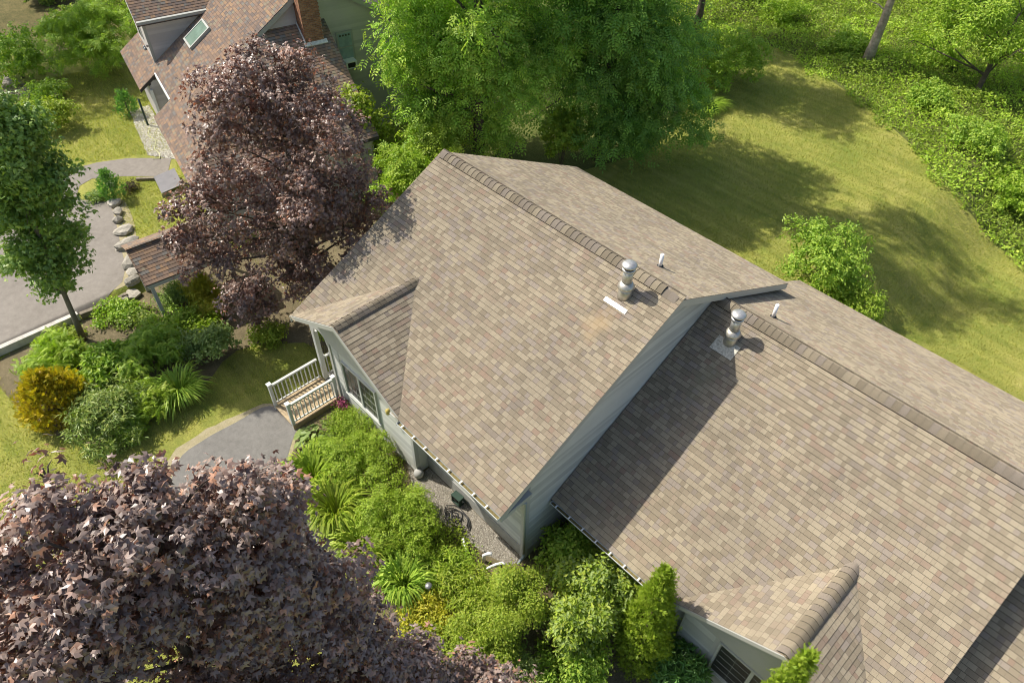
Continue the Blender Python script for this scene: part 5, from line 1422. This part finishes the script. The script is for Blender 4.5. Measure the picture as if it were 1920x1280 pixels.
shrub('round_bush', 'green bush at the far left edge', 'shrub', -30.2, -5.3, 2.1, 2.4, 5500, T_OVAL, 0.18, PAL_MID, seed=54)
shrub('yellow_bush', 'yellow green bush left of the neighbour lawn', 'shrub', -23.3, -6.0, 1.3, 1.5, 3600, T_OVAL, 0.14, PAL_LIME, seed=55)
shrub('round_bush', 'small green bush above the yellow green one', 'shrub', -26.4, -5.2, 1.2, 1.1, 2600, T_OVAL, 0.15, PAL_MID, seed=56)
conifer('dwarf_conifer', 'small dark cone shaped evergreen on the neighbour lawn', -22.3, -2.75, 0.42, 1.2, 900, 0.14, PAL_DARK, 4)
conifer('dwarf_conifer', 'small dark cone shaped evergreen at the path corner', -15.5, -6.35, 0.45, 1.35, 1200, 0.13, PAL_DARK, 5)
shrub('flower_patch', 'pale leafy patch beside the path corner', 'plant', -15.95, -6.95, 0.5, 0.35, 700, T_OVAL, 0.12, PAL_GREYG, seed=57, bark=False)
shrub('dark_tuft', 'small dark purplish tuft on the neighbour lawn', 'plant', -15.6, -5.5, 0.28, 0.35, 500, T_NARROW, 0.12, [(0.05, 0.03, 0.02), (0.10, 0.06, 0.04), (0.08, 0.08, 0.03)], seed=58, bark=False)
for i, (x, y, r, h, lab) in enumerate(((-37, 3.5, 3.0, 3.4, 'shady bush in the upper left corner'), (-33.5, 4.5, 2.6, 3.0, 'yellowish bush behind the neighbour house corner'), (-40.5, -0.5, 1.8, 1.6, 'low shady bush nearest the top left corner'), (-35.0, -1.0, 1.3, 1.1, 'low bush left of the large light green bush'))):
    shrub('woodland_bush', lab, 'shrub', x, y, r, h, 5000, T_OVAL, 0.22, PAL_MID if i == 0 else PAL_RHODO, seed=60 + i)

# ------------------------------------------------------------------ meadow undergrowth and lawn grass (uncountable)
def in_poly(P, poly):
    x, y = P[:, 0], P[:, 1]
    ins = np.zeros(len(P), bool)
    n = len(poly)
    for i in range(n):
        (x0, y0), (x1, y1) = poly[i], poly[(i + 1) % n]
        c = ((y0 > y) != (y1 > y)) & (x < (x1 - x0) * (y - y0) / (y1 - y0 + 1e-12) + x0)
        ins ^= c
    return ins
def bumpy(x, y):
    return 0.42 + 0.30 * np.sin(x * 1.1 + 1.3 * np.sin(y * 0.7)) + 0.18 * np.sin(y * 1.7 + x * 0.6 + 2) + 0.12 * np.sin(x * 3.1 - y * 2.3) + 0.1 * np.sin(x * 5.3 + y * 4.1)
def in_view(P, m=60):
    px, py, d = to_px(P)
    return (px > -m) & (px < 1920 + m) & (py > -m) & (py < 1280 + m) & (d > 0)
MEADOW = [(-6.4, 23.0), (-6.4, 28.4), (-5.4, 29.6), (-3.6, 29.7), (-0.1, 28.4), (3.4, 26.7), (6.7, 24.7), (8.9, 22.6), (11.7, 22.1), (15, 21.6), (22, 20), (30, 40), (10, 56), (-20, 52), (-22, 30)]
rs = np.random.RandomState(90)
Q = rs.uniform((-24, 19), (26, 56), (230000, 2))
w1 = 0.45 * np.sin(Q[:, 0] * 1.9 + 0.5) * np.sin(Q[:, 1] * 1.3) + 0.25 * np.sin(Q[:, 0] * 4.7 + Q[:, 1] * 3.9)
Q = Q[in_poly(Q + np.stack([w1, w1], 1) * 0.8 + np.array([0.25, 0.35]), MEADOW)]
Z = np.clip(bumpy(Q[:, 0], Q[:, 1]), 0.05, 1.2)
dm = np.full(len(Q), 9.0)
for (x0, y0), (x1, y1) in zip(MEADOW[:10], MEADOW[1:11]):
    e = np.array([x1 - x0, y1 - y0])
    tt_ = np.clip(((Q - (x0, y0)) @ e) / (e @ e), 0, 1)
    dm = np.minimum(dm, np.linalg.norm(Q - (np.array((x0, y0)) + tt_[:, None] * e), axis=1))
Z = Z * np.clip(0.12 + dm / 2.6, 0, 1)
P = np.column_stack([Q, gz(Q[:, 0]) + Z * 1.05 * rs.uniform(0.45, 1.05, len(Q)) + 0.05])
P = P[in_view(P)]
n = len(P)
k = n // 9
N1 = np.array([0, 0, 1.0]) * 0.8 + 0.6 * rs.normal(size=(n, 3))
D1 = rs.normal(size=(n, 3)) * np.array([1, 1, 0.5])
V1, F1 = place(T_FERN, P[:k], N1[:k], D1[:k], rs.uniform(0.16, 0.36, k))
V2, F2 = place(T_OVAL, P[k:], N1[k:], D1[k:], rs.uniform(0.09, 0.22, n - k))
sp = (0.85 + 0.3 * (np.sin(P[:, 0] * 0.9) * np.sin(P[:, 1] * 0.8 + 1) > 0.1))[:, None]
t1 = np.repeat(tints(rs, k, PAL_FERN, jit=0.25) * sp[:k], len(T_FERN[1]), axis=0)
t2 = np.repeat(tints(rs, n - k, PAL_FERN[1:] + PAL_LIME[:1] + PAL_MID[1:2], jit=0.25) * sp[k:], 2, axis=0)
add('meadow_undergrowth', mesh_np('meadow_undergrowth', np.vstack([V1, V2]), np.vstack([F1, F2 + len(V1)]), M_LEAF, np.vstack([t1, t2])), None, kind='stuff',
    label='bright ferny undergrowth covering the meadow along the lawn', category='undergrowth')

for i, (x, y, r, h, lab) in enumerate(((8.5, 27.0, 1.5, 1.3, 'leafy bramble mound halfway along the meadow edge'), (11.5, 25.5, 1.7, 1.5, 'large bramble mound where the meadow meets the right picture edge'),
                                       (5.0, 29.3, 1.4, 1.2, 'bramble mound right of the pale trunk foot'), (13.5, 28.5, 1.8, 1.6, 'bramble mound at the right edge below the crab apple'),
                                       (-1.5, 32.0, 1.5, 1.3, 'bramble mound left of the pale trunk foot'), (2.6, 35.0, 1.8, 1.5, 'bramble mound behind the pale trunk'),
                                       (14.8, 24.0, 1.4, 1.2, 'lowest bramble mound at the right edge of the lawn'), (-6.5, 33.5, 1.8, 1.6, 'bramble mound at the top edge beyond the lawn end'))):
    shrub('bramble_bush', lab, 'shrub', x, y, r, h, 4600, T_OVAL, 0.15, (PAL_MID, PAL_FERN)[i % 2], seed=130 + i, group='bramble mounds in the meadow', bark=False)

def grass(name, label, poly, box, n, h, w, pal, seed, avoid=()):
    rs = np.random.RandomState(seed)
    Q = rs.uniform(box[0], box[1], (n, 2))
    Q = Q[in_poly(Q, poly)]
    for a in avoid:
        Q = Q[~in_poly(Q, a)]
    P = np.column_stack([Q, gz(Q[:, 0])])
    P = P[in_view(P, 20)]
    n = len(P)
    a = rs.rand(n) * 6.283
    hh = h * rs.uniform(0.5, 1.3, n)
    sd = np.stack([np.cos(a), np.sin(a), np.zeros(n)], 1) * (w * rs.uniform(0.6, 1.3, n))[:, None]
    tip = P + rs.normal(size=(n, 3)) * np.array([1, 1, 0]) * (hh * 0.55)[:, None] + np.array([0, 0, 1.0]) * hh[:, None]
    V = np.stack([P - sd, P + sd, tip], 1).reshape(-1, 3)
    F = np.arange(3 * n).reshape(-1, 3)
    add(name, mesh_np(name, V, F, M_LEAF, tints(rs, n, pal, jit=0.25)), None, kind='stuff', label=label, category='grass')
PAL_GRASS = [(0.243, 0.295, 0.05), (0.368, 0.37, 0.072), (0.509, 0.444, 0.132)]
BACKLAWN = [(-2.0, 13.0), (-3.0, 18.0), (-6.2, 22.2), (-6.4, 28.4), (-5.4, 29.4), (-3.6, 29.5), (-0.1, 28.2), (3.4, 26.5), (6.7, 24.5), (8.9, 22.4), (11.7, 21.9), (15, 21.4), (24, 18), (24, 9.6), (8.7, 9.6), (8.7, 7), (-2, 7)]
grass('lawn_grass', 'mown grass of the back lawn', BACKLAWN, ((-7, 6), (24, 30)), 170000, 0.075, 0.013, PAL_GRASS, 91)
SHRUBBED = [(-8.9, -13.4), (-7.3, -13.6), (-5.3, -13.41), (-3.27, -12.65), (-2.14, -11.59), (-2.8, -10.41), (-2.71, -8.96), (-3.7, -6.93), (-2.4, -5.0), (-1.0, -4.0), (-9, -4)]
WALKED = [(-1.45, -7.3), (0.9, -7.0), (2.0, -8.3), (3.8, -8.6), (8.2, -9.0), (8.2, -12), (0, -12.4), (-1.5, -11)]
grass('lawn_grass', 'mown grass of the small front lawn', [(-9.0, -24), (9, -24), (9, -9), (0.5, -5.6), (-0.5, -3.2), (-9.0, -4)], ((-9, -22), (9, -3)), 120000, 0.07, 0.011, PAL_GRASS, 92, (SHRUBBED, WALKED))
grass('lawn_grass', 'mown grass of the neighbour yard', [(-9.4, -4.5), (-9.4, -8.0), (-15.3, -6.5), (-17.0, -5.6), (-15.2, -3.6), (-17.5, -2.6), (-19.2, -6.2), (-22.5, -8.0), (-30, -6.5), (-28, -0.5), (-17, -2.6)], ((-30, -9), (-9, 0)), 60000, 0.08, 0.014, PAL_GRASS, 93)

grass('wild_grass', 'tall wild grass among the meadow undergrowth', MEADOW, ((-22, 19), (26, 56)), 60000, 0.38, 0.018, PAL_FERN + PAL_LIME[1:2], 96)

def pebbles(name, label, poly, box, n, s, pal, seed, dz):
    rs = np.random.RandomState(seed)
    Q = rs.uniform(box[0], box[1], (n, 2))
    Q = Q[in_poly(Q, poly)]
    n = len(Q)
    base = np.array([(1, 0, 0), (0, 1, 0), (-1, 0, 0), (0, -1, 0), (0, 0, 0.7)], float)
    S = s * rs.uniform(0.5, 1.4, (n, 1, 1))
    V = np.column_stack([Q, gz(Q[:, 0]) + dz])[:, None] + base[None] * S * rs.uniform(0.6, 1.2, (n, 5, 3))
    F = (np.array([(0, 1, 4), (1, 2, 4), (2, 3, 4), (3, 0, 4)])[None] + (np.arange(n) * 5)[:, None, None]).reshape(-1, 3)
    add(name, mesh_np(name, V.reshape(-1, 3), F, M_GRAVEL, np.repeat(tints(rs, n, pal, jit=0.25), 4, axis=0)), None, kind='stuff', label=label, category='gravel')
GRAVP = [(4.95, -5.10), (9.10, -5.10), (9.05, -5.5), (8.4, -5.75), (7.6, -5.9), (6.8, -6.0), (6.0, -6.05), (5.2, -5.9), (4.7, -5.68), (4.4, -5.53), (4.93, -5.51)]
pebbles('drip_gravel', 'crushed stone under the front gutter', GRAVP, ((4.4, -6.2), (9.2, -5)), 16000, 0.022, [(0.16, 0.14, 0.11), (0.30, 0.27, 0.22), (0.45, 0.42, 0.36)], 94, 0.018)
NG = [(-22.0, -1.9), (-16.4, -3.2), (-16.9, -3.0), (-18.2, -3.7), (-20.5, -3.1), (-22.3, -2.6)]
sheet('white_stone_strip', [(-22.6, -1.6), (-16.6, -2.9), (-16.95, -3.1), (-17.9, -3.75), (-20.5, -3.15), (-22.6, -2.6)], M_GRAVEL_BED, 0.012, kind='structure')
pebbles('river_stones', 'white river stones along the neighbour wall', [(-22.6, -1.6), (-16.6, -2.9), (-16.95, -3.1), (-17.9, -3.75), (-20.5, -3.15), (-22.6, -2.6)], ((-22.6, -3.8), (-16.5, -1.6)), 6000, 0.05, [(0.45, 0.42, 0.34), (0.6, 0.57, 0.48), (0.72, 0.69, 0.6)], 95, 0.012)

# ------------------------------------------------------------------ small things
# kerb along the driveway
ks = MB()
KP = [(-9.16, -20.0), (-9.16, -13.2), (-9.12, -11.4), (-9.10, -10.4)]
m = MB()
for (a, b) in zip(KP[:-1], KP[1:]):
    m.bar((a[0], a[1], 0.17), (b[0], b[1], 0.17), 0.2, 0.30)
tagged(m.obj('kerb', M_KERB), 'pale concrete kerb along the driveway edge', 'kerb')
m = MB()
m.bar((-9.07, -10.35, 0.15), (-8.98, -9.2, 0.13), 0.16, 0.22).bar((-8.98, -9.15, 0.13), (-9.05, -8.6, 0.14), 0.16, 0.2)
tagged(m.obj('edging_timber', M_TIMBER), 'weathered edging timber continuing the driveway kerb', 'timber')
m = MB()
m.bar((-16.2, -5.05, 0.30), (-15.35, -4.0, 0.30), 0.14, 0.16)
tagged(m.obj('edging_timber', M_TIMBER), 'timber edging beside the neighbour front path', 'timber')
# field stones
def stone(x, y, r, seed, label):
    rs = np.random.RandomState(seed)
    bm = bmesh.new()
    bmesh.ops.create_icosphere(bm, subdivisions=2, radius=1)
    sc = rs.uniform(0.7, 1.2, 3) * r
    off = rs.normal(size=3)
    for v in bm.verts:
        d = 1 + 0.16 * math.sin(v.co.x * 3 + off[0]) + 0.12 * math.sin(v.co.y * 4 + off[1]) + 0.12 * math.sin(v.co.z * 5 + off[2])
        v.co = Vector((v.co.x * d * sc[0], v.co.y * d * sc[1], max(-0.2 * r, v.co.z * d * sc[2] * 0.62)))
    V = np.array([tuple(v.co) for v in bm.verts])
    F = np.array([[v.index for v in f.verts] for f in bm.faces])
    bm.free()
    col = np.array((0.36, 0.33, 0.27)) * rs.uniform(0.75, 1.15)
    o = add('field_stone', mesh_np('field_stone', V, F, M_STONE, np.tile(col, (len(F), 1))))
    o.location = (x, y, float(gz(x)) + 0.08)
    o.rotation_euler = (0, 0, rs.rand() * 6)
    return tagged(o, label, 'stone', 'stones edging the driveway')
SL = ['rounded field stone nearest the small evergreen at the driveway edge', 'second field stone along the driveway counted from the small evergreen', 'third field stone along the driveway counted from the small evergreen',
      'fourth field stone along the driveway counted from the small evergreen', 'flat field stone halfway along the driveway edge', 'field stone just before the gate roof corner', 'field stone under the gate roof edge',
      'pale field stone next to the gate roof on the driveway side', 'field stone below the gate roof corner near the kerb end', 'field stone at the end of the kerb', 'pale boulder beside the path bend']
for i, (x, y) in enumerate([(-15.0, -6.55), (-14.25, -6.72), (-13.66, -6.95), (-12.79, -7.1), (-11.78, -7.38), (-10.63, -7.7), (-9.89, -7.9), (-9.45, -8.15), (-9.0, -8.4), (-8.8, -8.95), (-16.55, -6.1)]):
    stone(x, y, (0.30, 0.27, 0.26, 0.36, 0.40, 0.33, 0.30, 0.30, 0.30, 0.26, 0.28)[i], 200 + i, SL[i])
# shingled gate roof by the driveway
GLOC, GROT = (-7.681, -8.082, 0), rad(-6.25)
ga = thing('garden_gate', 'small brown shingled gate roof on grey posts beside the driveway', 'gate', GLOC, GROT)
gs, ge, gl = 0.5, 2.10, 3.1            # pitch, eave height, length
grx = 1.25 - 1.4                       # ridge
gtop = ge + gs * 1.4
gro = deck_slab([(1.25, -0.12, ge), (1.25, gl, ge), (grx, gl, gtop), (grx, -0.12, gtop)], 0.05).obj('roof', M_DECK_FELT, ga)
deck_slab([(grx - 0.001, -0.12, gtop), (grx - 0.001, gl, gtop), (grx - 1.3, gl, gtop - gs * 1.3), (grx - 1.3, -0.12, gtop - gs * 1.3)], 0.05).obj('rear_deck', M_DECK_FELT, gro)
GF = Matrix.Translation(GLOC) @ Matrix.Rotation(GROT, 4, 'Z')
shg = Shingles(PAL_BROWN, 'brown', 15, GF)
shg.slope((1.27, -0.14, ge + 0.002), (0, 1, 0), (-1, 0, gs), math.hypot(1.42, 1.42 * gs), lambda v: (0, gl + 0.14))
shg.slope((grx - 1.32, gl, gtop - gs * 1.32 + 0.002), (0, -1, 0), (1, 0, gs), math.hypot(1.32, 1.32 * gs), lambda v: (0, gl + 0.14))
shg.build(gro, 150)
MB().box(1.18, 1.245, -0.06, gl - 0.02, ge - 0.20, ge - 0.055).obj('beam', M_TRIM, ga)
MB().box(grx - 1.2, 1.17, -0.06, -0.015, ge - 0.20, ge - 0.06).obj('end_beam', M_TRIM, ga)
for px_, py_ in ((1.10, 0.0), (1.10, gl - 0.3), (grx - 1.1, 0.0), (grx - 1.1, gl - 0.3)):
    MB().box(px_ - 0.06, px_ + 0.06, py_ + 0.0, py_ + 0.12, -0.05, ge - 0.06).obj('post', M_TRIM, ga)
# corrugated window-well cover
cv = thing('well_cover', 'grey corrugated cover beside the neighbour front path', 'cover', (-14.75, -4.15, 0.25), rad(-12.0))
V, F = [], []
for i in range(29):
    x = -0.75 + 1.5 * i / 28
    zz = 0.26 + 0.05 * math.cos(i * math.pi / 2)
    V += [(x, -0.48, zz - 0.08), (x, 0.48, zz + 0.08)]
F = [(2 * i, 2 * i + 2, 2 * i + 3, 2 * i + 1) for i in range(28)]
me = mesh_np('sheet', V, np.array(F), M_CORR)
so = add('sheet', me, cv)
mo = so.modifiers.new('thick', 'SOLIDIFY')
mo.thickness = 0.012
MB().box(-0.78, -0.755, -0.5, 0.5, 0.0, 0.18).obj('side', M_GREY_METAL, cv)
MB().box(0.755, 0.78, -0.5, 0.5, 0.0, 0.18).obj('side', M_GREY_METAL, cv)
# hose reel, hose, drain pipes, ball, light
hr = thing('hose_reel', 'dark green hose reel box against the front wall', 'hose reel', (6.5, -5.25, 0.02), 0.05)
hr.scale = (0.65, 0.6, 0.65)
MB().box(-0.26, 0.26, -0.17, 0.17, 0.0, 0.10).box(-0.26, -0.20, -0.17, 0.17, 0.10, 0.52).box(0.20, 0.26, -0.17, 0.17, 0.10, 0.52).box(-0.27, 0.27, -0.18, 0.18, 0.523, 0.56).obj('case', M_GREENBIN, hr)
MB().tube([(-0.19, 0, 0.3), (0.19, 0, 0.3)], [0.15, 0.15], 14).obj('drum', M_BLACK, hr, True)
MB().tube([(0.26, 0, 0.3), (0.33, 0, 0.3), (0.33, 0, 0.45), (0.40, 0, 0.45)], [0.015] * 4, 6).obj('crank', M_GREY_METAL, hr, True)
rs = np.random.RandomState(77)
pts = []
for i in range(90):
    a = i * 0.42
    q = 0.22 + 0.16 * math.sin(i * 0.13) + rs.uniform(-0.03, 0.03)
    pts.append((7.05 + q * 1.25 * math.cos(a) - 0.004 * i, -5.62 + q * math.sin(a) * 0.75, 0.045 + 0.03 * (i % 15) / 15 + 0.02 * rs.rand()))
m = MB().tube(pts, [0.016] * len(pts), 6)
tagged(m.obj('garden_hose', M_BLACK, None, True), 'tangled black garden hose on the gravel', 'hose')
def pipe_thing(label, pts, r):
    m = MB().tube(pts, [r] * len(pts), 10)
    return tagged(m.obj('drain_pipe', M_PVC, None, True), label, 'pipe', 'white drain pipes in the bed')
pipe_thing('straight white drain pipe lying among the weeds', [(7.6, -6.0, 0.22), (7.95, -6.15, 0.16)], 0.04)
pipe_thing('white elbow pipe standing at the gravel edge', [(8.45, -5.95, 0.05), (8.45, -5.95, 0.36), (8.52, -5.85, 0.44), (8.60, -5.78, 0.44)], 0.05)
pipe_thing('bent white pipe near the house corner', [(8.75, -6.2, 0.28), (8.88, -5.9, 0.36), (8.98, -5.75, 0.40), (9.08, -5.70, 0.36)], 0.045)
pipe_thing('short white pipe stub nearest the camera in the bed', [(8.78, -6.75, 0.5), (8.84, -6.65, 0.62)], 0.045)
o = MB().lathe((0, 0, 0), [(0.02, 0.0), (0.10, 0.02), (0.15, 0.09), (0.16, 0.16), (0.14, 0.24), (0.08, 0.30), (0.01, 0.315)], 18).obj('stone_ball', M_FOUND, None, True)
o.location = (4.98, -5.52, 0.02)
tagged(o, 'pale stone ball at the foot of the bay wall corner', 'stone ball')
so = thing('solar_light', 'small grey solar light in the bed near the bottom', 'garden light', (8.3, -7.75, 0))
MB().tube([(0, 0, 0), (0, 0, 0.75)], [0.012, 0.012], 6).obj('stake', M_GREY_METAL, so, True)
MB().lathe((0, 0, 0.75), [(0.05, 0.0), (0.06, 0.08), (0.10, 0.09), (0.09, 0.12), (0.02, 0.14)], 12).obj('lamp_head', M_GREY_METAL, so, True)
pk = thing('pink_flowers', 'pink flowering plant at the stoop foot', 'flowers', (1.2, -5.72, 0))
rs = np.random.RandomState(31)
P = rs.normal(size=(220, 3)) * np.array([0.13, 0.10, 0.05]) + np.array([0, 0, 0.33])
V, F = place(T_OVAL, P, np.array([0, 0, 1.0]) + 0.6 * rs.normal(size=P.shape), rs.normal(size=P.shape), np.full(len(P), 0.07))
add('petals', mesh_np('petals', V, F, M_PETAL, np.repeat(tints(rs, len(P), [(0.30, 0.05, 0.12), (0.45, 0.12, 0.22), (0.25, 0.04, 0.10)]), 2, axis=0)), pk, kind='stuff')
P = rs.normal(size=(160, 3)) * np.array([0.14, 0.12, 0.06]) + np.array([0, 0, 0.18])
V, F = place(T_OVAL, P, np.array([0, 0, 1.0]) + 0.6 * rs.normal(size=P.shape), rs.normal(size=P.shape), np.full(len(P), 0.09))
add('leaves', mesh_np('leaves', V, F, M_LEAF, np.repeat(tints(rs, len(P), PAL_MID), 2, axis=0)), pk, kind='stuff')
m = MB().tube([(-20.6, -2.55, 0.25), (-20.75, -2.5, 1.6)], [0.05, 0.05], 8)
tagged(m.obj('green_post', M_GREENBIN, None, True), 'slim green post beside the neighbour entry', 'post')
pts = [(-20.3, -2.6, 0.29), (-19.6, -3.0, 0.29), (-18.9, -2.9, 0.29), (-18.2, -3.3, 0.29), (-17.6, -3.3, 0.29), (-17.2, -3.5, 0.29), (-17.4, -3.75, 0.29)]
m = MB().tube(pts, [0.02] * len(pts), 6)
tagged(m.obj('garden_hose', M_HOSE, None, True), 'pale yellow hose on the white river stones', 'hose')
